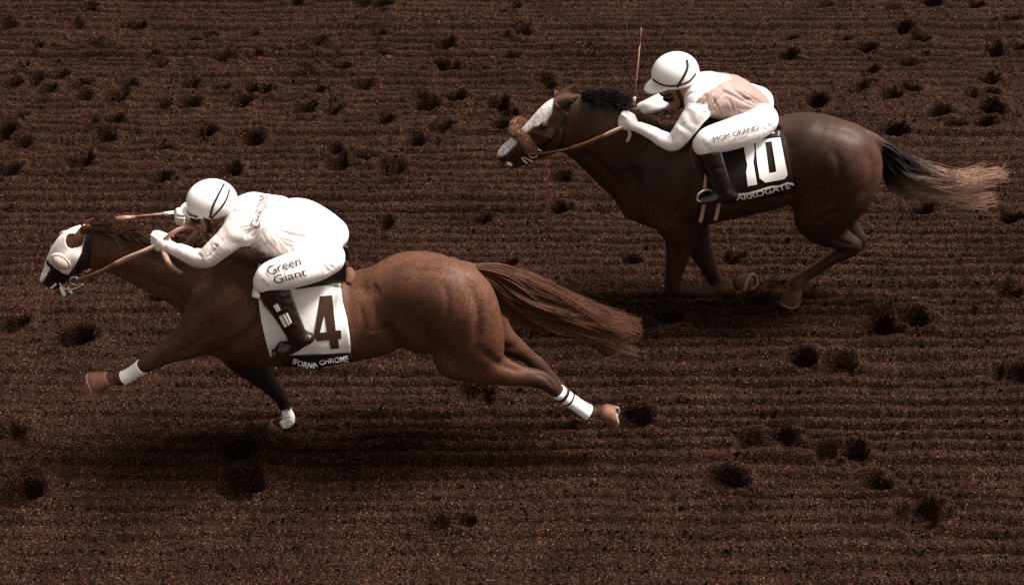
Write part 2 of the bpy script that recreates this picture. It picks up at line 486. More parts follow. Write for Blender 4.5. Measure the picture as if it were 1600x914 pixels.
def ground_height(x, y):
    """height of the harrowed dirt at ground points"""
    wob = 0.035 * (vnoise(x * 0.5, y * 0.9, 1) - 0.5) + 0.02 * (vnoise(x * 2.1, y * 1.5, 2) - 0.5)
    amp = 0.55 + 0.8 * np.clip((vnoise(x * 0.35, y * 1.3, 3) - 0.3) * 1.8, 0, 1)
    ph = (y + wob) / 0.100 + 0.35 * np.sin(y * 3.1) + 0.2 * np.sin(y * 7.7)
    fr = ph - np.floor(ph); line = np.floor(ph)
    dep = 0.35 + 0.9 * vnoise(line * 1.7, x * 0.25 + line * 3.3, 12)          # each tine track has its own depth, fading in and out
    h = -0.040 * amp * dep * np.exp(-((fr - 0.5) / 0.15) ** 2) + 0.010 * amp * dep * np.exp(-((fr - 0.85) / 0.16) ** 2)
    h += 0.011 * amp * np.sin((y + wob * 1.7) * 2 * math.pi / 0.43)
    h += 0.022 * (vnoise(x * 3.1, y * 4.3, 4) - 0.5) + 0.012 * (vnoise(x * 9, y * 11, 5) - 0.5)
    h += 0.010 * (np.abs(vnoise(x * 24, y * 26, 6) * 2 - 1) - 0.5) + 0.016 * (vnoise(x * 43, y * 45, 7) - 0.5)
    h += 0.013 * (vnoise(x * 75, y * 77, 8) - 0.5)
    return h
def print_height(x, y, h):
    for i, (px, py, w) in enumerate(prints):
        c = G(px, py); s = SC(px, py, c[1])
        a = w / s / 2 * 1.15
        r = random.Random(i)
        b = a * r.uniform(0.75, 1.1); ang = r.uniform(-0.35, 0.35)
        m = (np.abs(x - c[0]) < 3 * a) & (np.abs(y - c[1]) < 3 * a)
        if not m.any(): continue
        dx, dy = x[m] - c[0], y[m] - c[1]
        u = (dx * math.cos(ang) + dy * math.sin(ang)) / a; v = (-dx * math.sin(ang) + dy * math.cos(ang)) / b
        q = np.sqrt(u * u + v * v) + 0.30 * (vnoise(x[m] * 14, y[m] * 14, 20 + i) - 0.5) + 0.07 * (vnoise(x[m] * 40, y[m] * 40, 21 + i) - 0.5)
        dep = a * r.uniform(1.0, 1.5) * (0.72 if py > 450 else 1.0)
        hole = np.clip((1.0 - q) / 0.34, 0, 1); hole = hole * hole * (3 - 2 * hole)
        rim = np.exp(-((q - 1.25) / 0.3) ** 2) * (0.6 + 0.6 * vnoise(x[m] * 18, y[m] * 18, 3 + i))
        h[m] = h[m] * (1 - 0.5 * hole) - dep * hole * np.clip(0.85 - 0.3 * u + 0.25 * v, .35, 1.2) + 0.26 * a * rim * np.clip(.7 + .4 * u, .2, 1.2)
    return h
x_in = np.arange(-4.6, 4.6001, 0.0098); y0, y1 = G(800, 985)[1], G(800, -35)[1]
ys = [y0]
while ys[-1] < y1: ys.append(ys[-1] + 0.0088 + 0.0040 * (ys[-1] - y0) / (y1 - y0))
grow = np.cumsum(0.02 * 1.35 ** np.arange(28)); grow = grow[grow < 900]
xs = np.concatenate([x_in[0] - grow[::-1], x_in, x_in[-1] + grow])
ys = np.concatenate([ys[0] - grow[::-1], np.array(ys), ys[-1] + grow])
GX, GY = np.meshgrid(xs, ys, indexing='ij')
H = print_height(GX, GY, ground_height(GX, GY))
nx, ny = GX.shape
ii = np.arange(nx * ny).reshape(nx, ny)
quads = np.stack([ii[:-1, :-1], ii[1:, :-1], ii[1:, 1:], ii[:-1, 1:]], -1).reshape(-1, 4)
ground = mesh_obj('dirt_track', np.stack([GX, GY, H], -1).reshape(-1, 3), quads, M['dirt'])
tag(ground, 'dark brown harrowed dirt of the racetrack pitted with hoofprints', None, kind='structure')

# loose crumbs of dirt
NC = 30000
cx = rng.uniform(-4.4, 4.4, NC); cy = y0 + (y1 - y0) * rng.random(NC) ** 1.15
keep = np.abs(cx) < 0.36 * np.hypot(cy, CAM_H) + 0.1
cx, cy = cx[keep], cy[keep]
ex, ey, es = [], [], []
for px, py, w in prints:                                   # soil thrown up round each hoofprint
    c = G(px, py); a = w / SC(px, py, c[1]) / 2 * 1.15
    for _ in range(5):
        th, rr = rng.uniform(0, 6.283), a * rng.uniform(0.9, 2.3)
        ex.append(c[0] + rr * math.cos(th) + a * .5); ey.append(c[1] + rr * math.sin(th) * .8); es.append(rng.uniform(.005, .010))
cx = np.concatenate([cx, ex]); cy = np.concatenate([cy, ey]); NC = len(cx)
ix = np.clip(np.searchsorted(xs, cx), 0, nx - 1); iy = np.clip(np.searchsorted(ys, cy), 0, ny - 1)
cz = H[ix, iy]
t_ = (1 + 5 ** 0.5) / 2
ico = np.array([(-1,t_,0),(1,t_,0),(-1,-t_,0),(1,-t_,0),(0,-1,t_),(0,1,t_),(0,-1,-t_),(0,1,-t_),(t_,0,-1),(t_,0,1),(-t_,0,-1),(-t_,0,1)]) / math.sqrt(1 + t_ * t_)
icf = np.array([(0,11,5),(0,5,1),(0,1,7),(0,7,10),(0,10,11),(1,5,9),(5,11,4),(11,10,2),(10,7,6),(7,1,8),(3,9,4),(3,4,2),(3,2,6),(3,6,8),(3,8,9),(4,9,5),(2,4,11),(6,2,10),(8,6,7),(9,8,1)])
size = 0.004 + 0.0065 * rng.random(NC) ** 3; size[-len(es):] = es
jit = rng.uniform(0.65, 1.3, (NC, 12, 1)); sq = rng.uniform(0.6, 1.25, (NC, 1, 3))
CV = ico[None] * jit * sq * size[:, None, None] + np.stack([cx, cy, cz + size * 0.3], -1)[:, None, :]
CF = (np.arange(NC) * 12)[:, None, None] + icf[None]
clods = mesh_obj('dirt_clods', CV.reshape(-1, 3), CF.reshape(-1, 3), M['dirt'], smooth=False)
tag(clods, 'loose crumbs of dark dirt scattered over the racetrack', 'dirt', kind='stuff')

# ------------------------------------------------------------------ horses
M['hair'] = material('horse_hair', (0, 0, 0), 0.6, 0.15, noise=(45, 0.3), attr=True)
def rot2(v, a): return (v[0] * math.cos(a) - v[1] * math.sin(a), v[0] * math.sin(a) + v[1] * math.cos(a))
def hoof(parent, cpx, Yp, D, T, mat, size=1.0, shoe=True):
    """hoof from the coronet (picture point) along D (x,y,z) with toe direction T"""
    C = P(*cpx, Yp); D = np.array(D, float); D /= np.linalg.norm(D)
    T = np.array(T, float); T -= D * (T @ D); T /= np.linalg.norm(T); L = np.cross(D, T)
    prof = [(-0.012, .036, .036, .036), (0.0, .046, .042, .044), (0.012, .050, .044, .047), (0.05, .064, .047, .054), (0.082, .078, .048, .060), (0.088, .076, .046, .058)]
    n = 20; V = []; F = []
    for h, f, b, w in prof:
        for i in range(n):
            a = 2 * math.pi * i / n; ca, sa = math.cos(a), math.sin(a)
            e = f if ca > 0 else b
            hh = h * (1.0 if ca > 0 else 1 - 0.35 * abs(ca))
            V.append(C + size * (D * hh + T * ca * e + L * sa * w))
    m = len(prof)
    for j in range(m - 1):
        for i in range(n):
            F.append((j * n + i, j * n + (i + 1) % n, (j + 1) * n + (i + 1) % n, (j + 1) * n + i))
    c0 = len(V); V.append(C + size * D * 0.072); V.append(C - size * D * 0.012)
    for i in range(n):
        F.append(((m - 1) * n + i, (m - 1) * n + (i + 1) % n, c0)); F.append(((i + 1) % n, i, c0 + 1))
    o = mesh_obj('hoof', V, F, mat, parent)
    if shoe:
        pts = []
        for a in np.linspace(-2.6, 2.6, 22):
            e = .070 if math.cos(a) > 0 else .040
            hh = 0.091 * (1.0 if math.cos(a) > 0 else 1 - 0.33 * abs(math.cos(a)))
            pts.append(C + size * (D * hh + T * math.cos(a) * e + L * math.sin(a) * .052))
        v, f = tube_mesh(pts, 0.0085 * size, 6)
        mesh_obj('shoe', v, f, M['shoe'], o)
    return o
def hair_between(parent, name, upper, lower, Yh, n, colfn, mpts=16, r0=0.0024, r1=0.0007, depth=0.05, tmin=0.55, wav=0.018, lower_t=1.0, seed=3):
    g = np.random.default_rng(seed)
    U = spline([P(a, b, Yh) for a, b in upper], 8); L = spline([P(a, b, Yh) for a, b in lower], 8)
    def at(c, t):
        s = np.clip(t, 0, 1) * (len(c) - 1); i = np.minimum(s.astype(int), len(c) - 2); return c[i] + (c[i + 1] - c[i]) * (s - i)[..., None]
    v = g.random(n); tm = g.uniform(tmin, 1.0, n) ** 0.8
    lock = np.round(v * 17 + .6 * np.sin(v * 31)) / 17; v = v * 0.45 + lock * 0.55; tm = np.clip(tm * (0.72 + 0.34 * np.abs(np.sin(lock * 77))), .3, 1.06)
    t = np.linspace(0, 1, mpts)[None, :] * tm[:, None]
    vv = v[:, None] + 0.13 * np.sin(6.0 * t + lock[:, None] * 40) * t + (lock - v)[:, None] * 0.75 * t
    p = at(U, t) * (1 - vv[..., None]) + at(L, t) * vv[..., None]
    ph = g.uniform(0, 6.3, (n, 1)); fr = g.uniform(4, 9, (n, 1))
    yy = depth * (g.random((n, 1)) * 2 - 1) * np.sqrt(np.clip(t * 2.2, 0.06, 1)) * (1 - 0.35 * np.abs(vv - .5) * 2)
    p[..., 1] += yy + wav * t * np.sin(fr * t + ph)
    lw = lock[:, None] * 53
    p[..., 2] += .030 * t * np.sin(8.5 * t + lw)
    p[..., 1] += .030 * t * np.sin(7.0 * t + lw * 1.7)
    p[..., 2] += wav * t * np.sin(fr * 0.8 * t + ph * 1.7)
    p[..., 0] += wav * 0.5 * t * np.sin(fr * 0.9 * t + ph * 0.6)
    V, F = strands(p, g.uniform(.7, 1.2, n) * r0, g.uniform(.7, 1.3, n) * r1)
    tt = np.repeat(np.broadcast_to(t, (n, mpts)).reshape(-1), 3); lv = np.repeat(lock + g.uniform(-.05, .05, n), mpts * 3)
    return mesh_obj(name, V, F, M['hair'], parent, col=colfn(tt, lv))

def vert_normals(V, Q):
    n = np.cross(V[Q[:, 2]] - V[Q[:, 0]], V[Q[:, 3]] - V[Q[:, 1]])
    out = np.stack([sum(np.bincount(Q[:, k], weights=n[:, a], minlength=len(V)) for k in range(4)) for a in range(3)], 1)
    return out / (np.linalg.norm(out, axis=1)[:, None] + 1e-9)
def line_dist(a, b, line):
    d = np.full(len(a), 1e9); tt = np.zeros(len(a)); n = len(line) - 1
    for i in range(n):
        p, q = np.array(line[i]), np.array(line[i + 1]); e = q - p
        t = np.clip(((a - p[0]) * e[0] + (b - p[1]) * e[1]) / (e @ e), 0, 1)
        dd = np.hypot(a - p[0] - t * e[0], b - p[1] - t * e[1])
        m = dd < d; d[m] = dd[m]; tt[m] = (i + t[m]) / n
    return d, tt
def relief(V, Q, Yh, items, gain=1.0):
    """soft grooves and ridges of muscle along lines, on both flanks"""
    N = vert_normals(V, Q)
    a, b = to_px(np.stack([V[:, 0], Yh - np.abs(V[:, 1] - Yh), V[:, 2]], 1))
    side = np.clip((np.abs(N[:, 1]) - .15) / .3, 0, 1)
    D = np.zeros(len(V))
    for line, w, d in items:
        L = spline(np.array(line, float), 4); ds, t = line_dist(a, b, L)
        D += gain * d * np.exp(-(ds / w) ** 2) * np.clip(np.minimum(t, 1 - t) * 4 + .25, 0, 1)
    return V + N * (D * side)[:, None]
def build_horse(Yh, ground_px, tubes, muscles, reliefs, coat_fn, label, vox=0.0078):
    root = empty('horse', (P(*ground_px, Yh)[0], Yh, 0.0))
    tag(root, label, 'horse')
    S = {}
    for name, rows, k in tubes:
        S[name] = (stations(rows, Yh), k)
    lo, hi = bounds([s for s, k in S.values()])
    F = Field(lo, hi, vox)
    for name, (st, k) in S.items():
        F.tube(st, k)
    for (px, py, yo, ra, rl, rc, ang, k, op) in muscles:
        for sg in ((1, -1) if op.endswith('2') else (1,)):
            # points beside the middle plane are traced on their own plane
            q = P(px, py, Yh + yo); q[1] = Yh + yo * sg
            if op.startswith('sub') and k >= .04: q[1] += math.copysign(.012, yo * sg); k_ = k * 1.3
            else: k_ = k
            F.ell(q, (ra, rl, rc), math.radians(ang), k_, op.rstrip('2'))
    V, Q = F.mesh(2)
    V = relief(V, Q, Yh, reliefs, 1.2)
    qx, qz = to_px(np.stack([V[:, 0], np.full(len(V), Yh), V[:, 2]], 1))
    col = coat_fn(V, qx, qz, V[:, 1] - Yh)
    col = np.where(col.max(1, keepdims=True) < .3, col * .84, col)
    body = mesh_obj('body', V, Q, M['coat'], root, col=col)
    return root, body, V, Q, S
def mixc(a, b, w): return a * (1 - w[:, None]) + np.array(b)[None, :] * w[:, None]
def inside(qx, qz, poly, soft=1.5): return np.clip(0.5 - poly_sd(qx, qz, poly) / (2 * soft), 0, 1)

# ---- the near chestnut horse
T1 = [
    ('barrel', [(352,490,56,.80,0),(385,488,76,.82,0),(430,490,84,.88,0),(490,492,80,.93,0),(550,494,71,.96,0),(592,485,70,.95,0),(630,476,74,.90,0),(668,478,76,.86,0),(700,482,72,.84,0)], .05),
    ('neck', [(375,462,68,.62,0),(330,447,58,.58,0),(285,433,48,.52,0),(232,414,40,.48,0),(188,399,34,.46,0),(152,390,33,.46,0)], .07),
    ('head', [(140,378,27,.62,0),(124,386,29,.62,0),(108,398,25,.62,0),(94,412,19,.62,0),(82,427,15,.70,0),(76,436,13,.76,0)], .03),
    ('jaw', [(122,408,17,.55,0),(104,426,11,.6,0),(92,440,8,.8,0),(86,446,7,.9,0)], .025),
    ('haunch_near', [(660,455,50,.8,-.10),(705,468,62,.8,-.13),(726,505,58,.72,-.15),(738,540,50,.66,-.16),(745,562,38,.66,-.16)], .06),
    ('haunch_off', [(660,455,50,.8,.10),(705,468,62,.8,.13),(738,500,52,.72,.15),(765,525,32,.66,.15)], .06),
    ('hind_near', [(718,558,38,.75,-.16),(750,568,32,.75,-.16),(783,580,23,.75,-.16),(815,587,16,.8,-.16),(842,592,15,.85,-.16),(858,601,13,.85,-.16),(874,613,10.5,.9,-.15),(898,630,9.5,.9,-.15),(914,641,10,.95,-.15),(922,645,11,1,-.15),(932,644,9.5,1,-.15),(941,643,10.5,1,-.15)], .025),
    ('hind_off', [(765,520,30,.8,.14),(800,540,18,.8,.14),(826,558,12,.85,.14),(842,572,13,.85,.14),(858,588,10,.9,.14),(880,610,8,.9,.14),(898,625,8,1,.14),(908,632,8,1,.14)], .025),
    ('fore_near', [(345,478,52,.55,-.13),(322,510,38,.62,-.15),(298,532,29,.72,-.15),(272,545,21,.8,-.15),(250,557,15.5,.85,-.15),(232,567,13.5,.9,-.15),(222,573,11,.9,-.15),(208,582,9,.9,-.15),(194,590,10,1,-.15),(186,592,10.5,1,-.15),(178,592,9.5,1,-.15),(170,592,10.5,1,-.15)], .03),
    ('fore_off', [(360,500,50,.6,.12),(372,545,34,.7,.13),(396,575,23,.8,.13),(418,597,15.5,.85,.13),(432,612,13,.9,.13),(440,624,10.5,.9,.13),(446,640,9,.9,.13),(451,652,10,1,.13),(449,659,10,1,.13),(441,661,9.5,1,.13),(434,662,10,1,.13)], .03),
    ('dock', [(722,417,10,1,0),(740,420,8,1,0),(765,433,6,1,0)], .03),
    ('ear_near', [(130,362,6,.8,-.055),(134,356,6,.6,-.06),(141,352,2,.6,-.06)], .01),
    ('ear_off', [(132,358,6,.8,.055),(138,349,6,.6,.06),(147,341,2,.6,.06)], .01),
]
MU1 = [  # px, py, y offset, along, lateral, across, angle, blend, op
    (350,478,-.10,.17,.07,.09,62,.09,'add2'),      # shoulder blade
    (388,520,-.14,.13,.075,.10,-35,.08,'add2'),     # triceps
    (330,508,-.11,.09,.06,.06,40,.07,'add2'),
    (318,510,-.05,.08,.06,.08,0,.06,'add2'),        # breast
    (350,545,-.10,.12,.05,.04,-15,.06,'add2'),
    (655,466,-.12,.16,.06,.08,-8,.09,'add2'),      # croup muscles
    (748,488,-.11,.12,.07,.06,-68,.07,'add2'),     # buttock
    (118,404,-.065,.050,.02,.040,30,.03,'add2'),     # cheek
    (75,433,-.052,.014,.012,.010,40,.008,'sub2'),    # nostril
    (84,441,-.05,.03,.03,.004,-30,.006,'sub2'),      # mouth
]
RL1 = [([(345,420),(330,450),(312,478),(302,496)],9,-.013), ([(354,440),(338,475),(322,502)],9,.009), ([(414,470),(402,505),(378,530),(345,546)],9,-.013),
    ([(374,470),(362,500),(352,528)],7,-.007), ([(322,522),(300,541),(278,553)],5,-.008), ([(160,415),(200,428),(250,448),(290,472)],8,-.011),
    ([(180,385),(230,400),(290,425)],10,-.006), ([(600,505),(613,530),(634,550)],11,-.030), ([(562,470),(567,510),(560,545)],5,-.004), ([(584,468),(588,505),(582,540)],5,-.004),
    ([(556,440),(575,455),(592,446)],12,-.010), ([(728,432),(742,465),(748,500),(742,540)],8,-.012), ([(650,520),(690,546),(718,578)],10,-.010), ([(748,545),(782,570),(818,581)],6,-.008),
    ([(620,415),(670,420),(715,425)],8,-.006), ([(835,583),(852,590),(868,606)],3,-.004), ([(262,545),(246,556)],3,.005), ([(300,512),(280,530),(258,546)],1.6,.004), ([(330,530),(312,536),(296,548)],1.6,.004), ([(700,560),(730,548),(748,530)],1.8,.004), ([(570,525),(600,520),(630,528)],1.8,.003), ([(690,440),(700,470),(695,500)],6,-.005)]
RL2 = [([(1022,215),(1004,250),(992,285),(986,310)],9,-.013), ([(1034,260),(1026,300),(1018,330)],8,-.010), ([(984,262),(990,295)],12,-.016), ([(1086,280),(1076,315),(1050,338)],8,-.012),
    ([(905,235),(940,262),(985,308)],8,-.012), ([(1222,280),(1234,312)],11,-.022), ([(1355,232),(1364,260),(1360,290),(1342,316)],8,-.012), ([(1268,342),(1290,328),(1305,324)],4,.008),
    ([(1272,352),(1292,336),(1310,330)],4,-.008), ([(858,188),(870,215),(858,232)],6,-.010), ([(830,206),(846,212),(858,214)],4,.006), ([(1258,280),(1250,310),(1244,340)],8,-.008),
    ([(1270,195),(1310,205),(1345,220)],7,-.006), ([(1056,392),(1050,420),(1050,445)],3.5,.006), ([(1045,375),(1060,405)],5,-.006), ([(1296,372),(1318,380),(1332,384)],3,-.005), ([(1225,205),(1230,240)],12,-.008),
    ([(835,200),(843,196),(852,196)],3,.005), ([(1030,340),(1046,352),(1062,356)],1.6,.004), ([(1080,330),(1070,350),(1060,375)],1.6,.004), ([(1250,300),(1265,315),(1270,335)],1.8,.004), ([(830,215),(838,224),(850,230)],1.5,.004), ([(1300,230),(1312,262),(1308,300)],7,-.006)]
g1 = np.random.default_rng(5)
def coat1(V, qx, qz, yo):
    base = np.tile(np.array([0.084, 0.0335, 0.0178]), (len(V), 1))
    n = vnoise(V[:, 0] * 4, V[:, 2] * 4 + V[:, 1] * 3, 3)
    base *= (0.85 + 0.3 * n)[:, None]
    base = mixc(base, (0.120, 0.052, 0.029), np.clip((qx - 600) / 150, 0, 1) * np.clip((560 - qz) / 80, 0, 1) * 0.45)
    # darker knees, hocks and lower legs, plus shade painted on the off foreleg
    w = np.clip((270 - qx) / 40, 0, 1) * np.clip((qz - 535) / 15, 0, 1)
    base = mixc(base, (0.045, 0.017, 0.010), w * .75)
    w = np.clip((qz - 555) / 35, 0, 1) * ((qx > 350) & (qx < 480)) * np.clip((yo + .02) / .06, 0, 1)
    base = mixc(base, (0.012, 0.006, 0.0045), w * .95)  # shade under the body, put into the coat as near-black
    w = np.clip((qx - 812) / 25, 0, 1) * np.clip((qz - 540) / 10, 0, 1)
    base = mixc(base, (0.040, 0.016, 0.010), w * .8)
    # dark muzzle, white nose, white socks
    base = mixc(base, (0.014, 0.008, 0.007), inside(qx, qz, [(52,410),(100,412),(112,432),(96,462),(52,460)], 5) * .92)
    base = mixc(base, (0.78, 0.74, 0.72), inside(qx, qz, [(40,440),(66,438),(74,426),(80,416),(86,398),(95,380),(40,370)], 1.2))
    jag = 5 * (vnoise(V[:, 0] * 60, V[:, 2] * 60, 9) - .5)
    w = np.clip((qx - 434 + jag * 1.5) / 3, 0, 1) * np.clip((qz - 660 + jag) / 3, 0, 1) * (yo > 0.02) * (qx < 500)
    base = mixc(base, (0.76, 0.71, 0.68), w)
    w = np.clip((qx - 912 + jag) / 3, 0, 1) * np.clip((qz - 615) / 3, 0, 1) * (yo < 0)
    base = mixc(base, (0.5, 0.36, 0.28), w * np.clip(vnoise(V[:, 0] * 50, V[:, 2] * 50, 4) * 2.2 - .5, 0, 1))
    w = np.clip((192 - qx + jag) / 4, 0, 1) * np.clip((qz - 560) / 5, 0, 1) * (yo < 0)
    base = mixc(base, (0.23, 0.105, 0.065), w)
    return base.astype(np.float32)
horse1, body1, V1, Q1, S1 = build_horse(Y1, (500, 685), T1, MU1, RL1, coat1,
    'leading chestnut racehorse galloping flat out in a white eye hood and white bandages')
hoof(horse1, (169,592), Y1 - .15, (-.86, 0, -.42), (-.42, 0, .86), M['hoof_pale'], .92)
hoof(horse1, (434,662), Y1 + .13, (-.35, 0, -.9), (-.9, 0, .35), M['hoof_pale'], .9)
hoof(horse1, (942,643), Y1 - .15, (.88, -.1, -.30), (-.30, 0, -.9), M['hoof_pale'], .95)
hoof(horse1, (908,633), Y1 + .14, (.75, 0, -.6), (-.6, 0, -.75), M['hoof_dark'], .7)
def tailcol1(t, v):
    c = np.tile(np.array([0.095, 0.036, 0.018]), (len(t), 1)) * (0.55 + 0.9 * v * 0.4 + 0.5 * t)[:, None]
    return c * (0.7 + 0.7 * vnoise(v * 40, v * 0 + 3, 4))[:, None]
hair_between(horse1, 'tail', [(731,414),(775,417),(815,428),(860,452),(915,477),(960,488),(1006,496)],
             [(736,424),(764,452),(783,482),(835,505),(881,511),(930,524),(996,546)], Y1, 2600, tailcol1, depth=.07, seed=4)
def manecol1(t, v): return np.tile(np.array([0.050, 0.021, 0.012]), (len(t), 1)) * (0.6 + 0.8 * v)[:, None]
for i, (a, b) in enumerate([((136,345),(163,352)),((160,355),(186,360)),((182,360),(208,368)),((204,367),(230,375)),((226,374),(256,383)),((252,382),(285,392)),((280,392),(320,402))]):
    pass
def mane(parent, crest, Yh, n, back, colfn, seed, r0=.0028, length=(.06, .14), side=-1):
    g = np.random.default_rng(seed)
    c = spline([P(a, b, Yh) for a, b in crest], 8)
    t = g.random(n); s = t * (len(c) - 1); i = np.minimum(s.astype(int), len(c) - 2)
    root = c[i] + (c[i + 1] - c[i]) * (s - i)[:, None]; root[:, 2] -= 0.015; root[:, 1] += g.uniform(-.02, .02, n)
    ln = g.uniform(*length, n); clump = np.sin(t * 55) * .5 + np.sin(t * 23) * .5
    u = np.linspace(0, 1, 9)[None, :]
    up = (back[1] + .25 * clump + g.uniform(-.2, .2, n))[:, None]
    p = np.zeros((n, 9, 3))
    p[..., 0] = root[:, 0:1] + ln[:, None] * u * (back[0] + .25 * clump[:, None])
    p[..., 1] = root[:, 1:2] + ln[:, None] * u * (side * .25 + g.uniform(-.35, .35, (n, 1)))
    p[..., 2] = root[:, 2:3] + ln[:, None] * (u * up * 1.3 - .75 * u * u * g.uniform(.5, 1.3, (n, 1)))
    V, F = strands(p, np.full(n, r0), np.full(n, .0008))
    return mesh_obj('mane', V, F, M['hair'], parent, col=colfn(np.repeat(np.tile(u, (n, 1)).reshape(-1), 3), np.repeat(g.random(n), 27)))
mane(horse1, [(137,352),(160,357),(185,363),(210,371),(240,380),(280,392),(330,404)], Y1, 900, (.9, .55), manecol1, 8)
mane(horse1, [(127,352),(135,350),(142,351)], Y1, 160, (.9, .55), manecol1, 9, length=(.05, .11))

# ---- the far dark horse
T2 = [
    ('barrel', [(1030,296,58,.82,0),(1062,282,76,.88,0),(1100,274,77,.95,0),(1145,266,75,.97,0),(1190,259,72,.96,0),(1232,250,69,.93,0),(1270,252,74,.90,0),(1305,262,70,.86,0)], .05),
    ('neck', [(1052,284,74,.66,0),(1010,262,68,.58,0),(968,230,62,.50,0),(936,210,54,.46,0),(905,196,46,.46,0),(888,190,40,.48,0)], .07),
    ('head', [(892,182,33,.56,0),(872,193,35,.56,0),(850,206,28,.58,0),(828,219,21,.60,0),(808,231,17.5,.68,0),(796,239,16,.75,0),(792,242,14.5,.78,0)], .03),
    ('jaw', [(876,216,20,.5,0),(850,234,12,.55,0),(826,246,8,.7,0),(808,254,7.5,.85,0),(801,256,7,.9,0)], .02),
    ('haunch_near', [(1268,235,48,.8,-.10),(1308,252,60,.8,-.13),(1312,285,60,.72,-.15),(1296,318,52,.66,-.16),(1284,338,42,.66,-.16)], .06),
    ('haunch_off', [(1268,235,48,.8,.10),(1308,252,60,.8,.13),(1316,280,54,.72,.15),(1310,310,42,.66,.15)], .06),
    ('hind_near', [(1284,335,42,.75,-.16),(1288,356,30,.75,-.16),(1304,368,21,.8,-.16),(1322,378,16,.85,-.16),(1334,384,13.5,.85,-.16),(1326,392,12,.9,-.16),(1306,402,9.5,.9,-.16),(1276,421,8.5,.9,-.16),(1254,436,9.5,.95,-.16),(1246,441,11,1,-.16),(1244,449,9,1,-.16),(1243,455,10,1,-.16)], .02),
    ('hind_off', [(1300,318,40,.75,.13),(1312,345,26,.75,.13),(1328,362,17,.8,.13),(1342,376,13,.85,.13),(1334,388,11,.9,.13),(1306,399,9,.9,.13),(1278,417,8,.9,.13),(1258,430,9,1,.13),(1252,440,8.5,1,.13)], .02),
    ('fore_near', [(1042,300,52,.55,-.12),(1056,335,40,.65,-.14),(1063,365,27,.75,-.14),(1060,392,20,.8,-.14),(1055,418,15,.85,-.14),(1051,438,13,.9,-.14),(1054,449,11.5,.9,-.14),(1068,453,8.5,.9,-.14),(1092,456,7.5,.9,-.14),(1110,456,9,1,-.14),(1118,454,9,1,-.14),(1126,450,9.5,1,-.14)], .025),
    ('fore_off', [(1052,305,48,.6,.12),(1072,345,34,.7,.12),(1088,378,22,.8,.12),(1102,405,16,.85,.12),(1112,426,12.5,.9,.12),(1118,438,11.5,.9,.12),(1128,446,9,.9,.12),(1142,447,7.5,.9,.10),(1150,445,9,1,.08),(1156,441,9,1,.06)], .025),
    ('dock', [(1352,212,10,1,0),(1372,222,9,1,0),(1392,242,7,1,0)], .03),
    ('ear_near', [(876,163,8,.8,-.06),(888,158,8,.55,-.07),(905,151,2,.5,-.07)], .01),
    ('ear_off', [(878,152,8,.8,.05),(888,143,7.5,.55,.06),(903,131,2,.5,.06)], .01),
]
MU2 = [
    (1036,268,-.10,.18,.07,.10,62,.09,'add2'),
    (1080,305,-.14,.13,.075,.10,-35,.08,'add2'),
    (1012,302,-.09,.10,.06,.08,60,.07,'add2'),
    (992,320,-.05,.08,.06,.08,0,.06,'add2'),
    (1262,245,-.12,.16,.06,.08,-12,.09,'add2'),
    (1348,262,-.11,.12,.07,.06,-74,.07,'add2'),
    (866,212,-.080,.065,.02,.055,35,.03,'add2'),
    (850,196,-.090,.03,.014,.024,35,.02,'add2'),
    (848,199,-.110,.017,.010,.012,35,.006,'sub2'),
    (786,241,-.060,.024,.020,.016,50,.008,'sub2'),
    (803,248,-.05,.04,.06,.006,30,.006,'sub'),
    (803,248,.05,.04,.06,.006,30,.006,'sub'),
]
def coat2(V, qx, qz, yo):
    base = np.tile(np.array([0.042, 0.0170, 0.0098]), (len(V), 1))
    n = vnoise(V[:, 0] * 5, V[:, 2] * 5 + V[:, 1] * 3, 13)
    base *= (0.55 + 0.8 * n)[:, None]
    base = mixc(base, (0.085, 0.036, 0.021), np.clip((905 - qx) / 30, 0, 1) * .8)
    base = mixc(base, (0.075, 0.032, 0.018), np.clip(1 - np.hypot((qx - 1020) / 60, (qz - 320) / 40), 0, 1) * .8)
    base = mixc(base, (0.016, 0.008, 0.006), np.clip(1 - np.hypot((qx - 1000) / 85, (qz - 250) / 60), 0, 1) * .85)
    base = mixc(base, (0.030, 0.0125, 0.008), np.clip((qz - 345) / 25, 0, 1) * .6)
    base = mixc(base, (0.016, 0.008, 0.006), np.clip((qx - 1310) / 20, 0, 1) * np.clip((qz - 310) / 20, 0, 1) * (qz < 400) * .8)
    base = mixc(base, (0.15, 0.07, 0.045), np.clip((qz - 402) / 20, 0, 1) * np.clip((qx - 1190) / 10, 0, 1) * .55)
    base = mixc(base, (0.022, 0.011, 0.008), inside(qx, qz, [(770,226),(806,228),(826,242),(822,268),(770,268)], 6) * .6)
    blaze = inside(qx, qz, [(866,140),(862,168),(852,184),(840,189),(833,192),(822,203),(811,215),(800,226),(790,236),(776,243),(760,215),(820,150)], 1.6)
    base = mixc(base, (0.80, 0.75, 0.72), blaze * np.clip((qx - 812) / 8, .85, 1) * np.clip((.082 - np.abs(yo)) / .012, 0, 1))
    jaw = np.clip(1 - np.hypot((qx - 792) / 10, (qz - 254) / 6), 0, 1)
    return mixc(base, (0.30, 0.17, 0.13), jaw).astype(np.float32)
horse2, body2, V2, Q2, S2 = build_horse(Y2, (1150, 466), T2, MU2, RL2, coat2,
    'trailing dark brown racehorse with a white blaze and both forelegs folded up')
hoof(horse2, (1243,455), Y2 - .16, (-.12, 0, -1), (-1, 0, .12), M['hoof_dark'], .95)
hoof(horse2, (1252,440), Y2 + .13, (-.12, 0, -1), (-1, 0, .12), M['hoof_dark'], .9)
hoof(horse2, (1127,450), Y2 - .14, (.95, .1, .30), (.3, 0, -.9), M['hoof_dark'], .85, False)
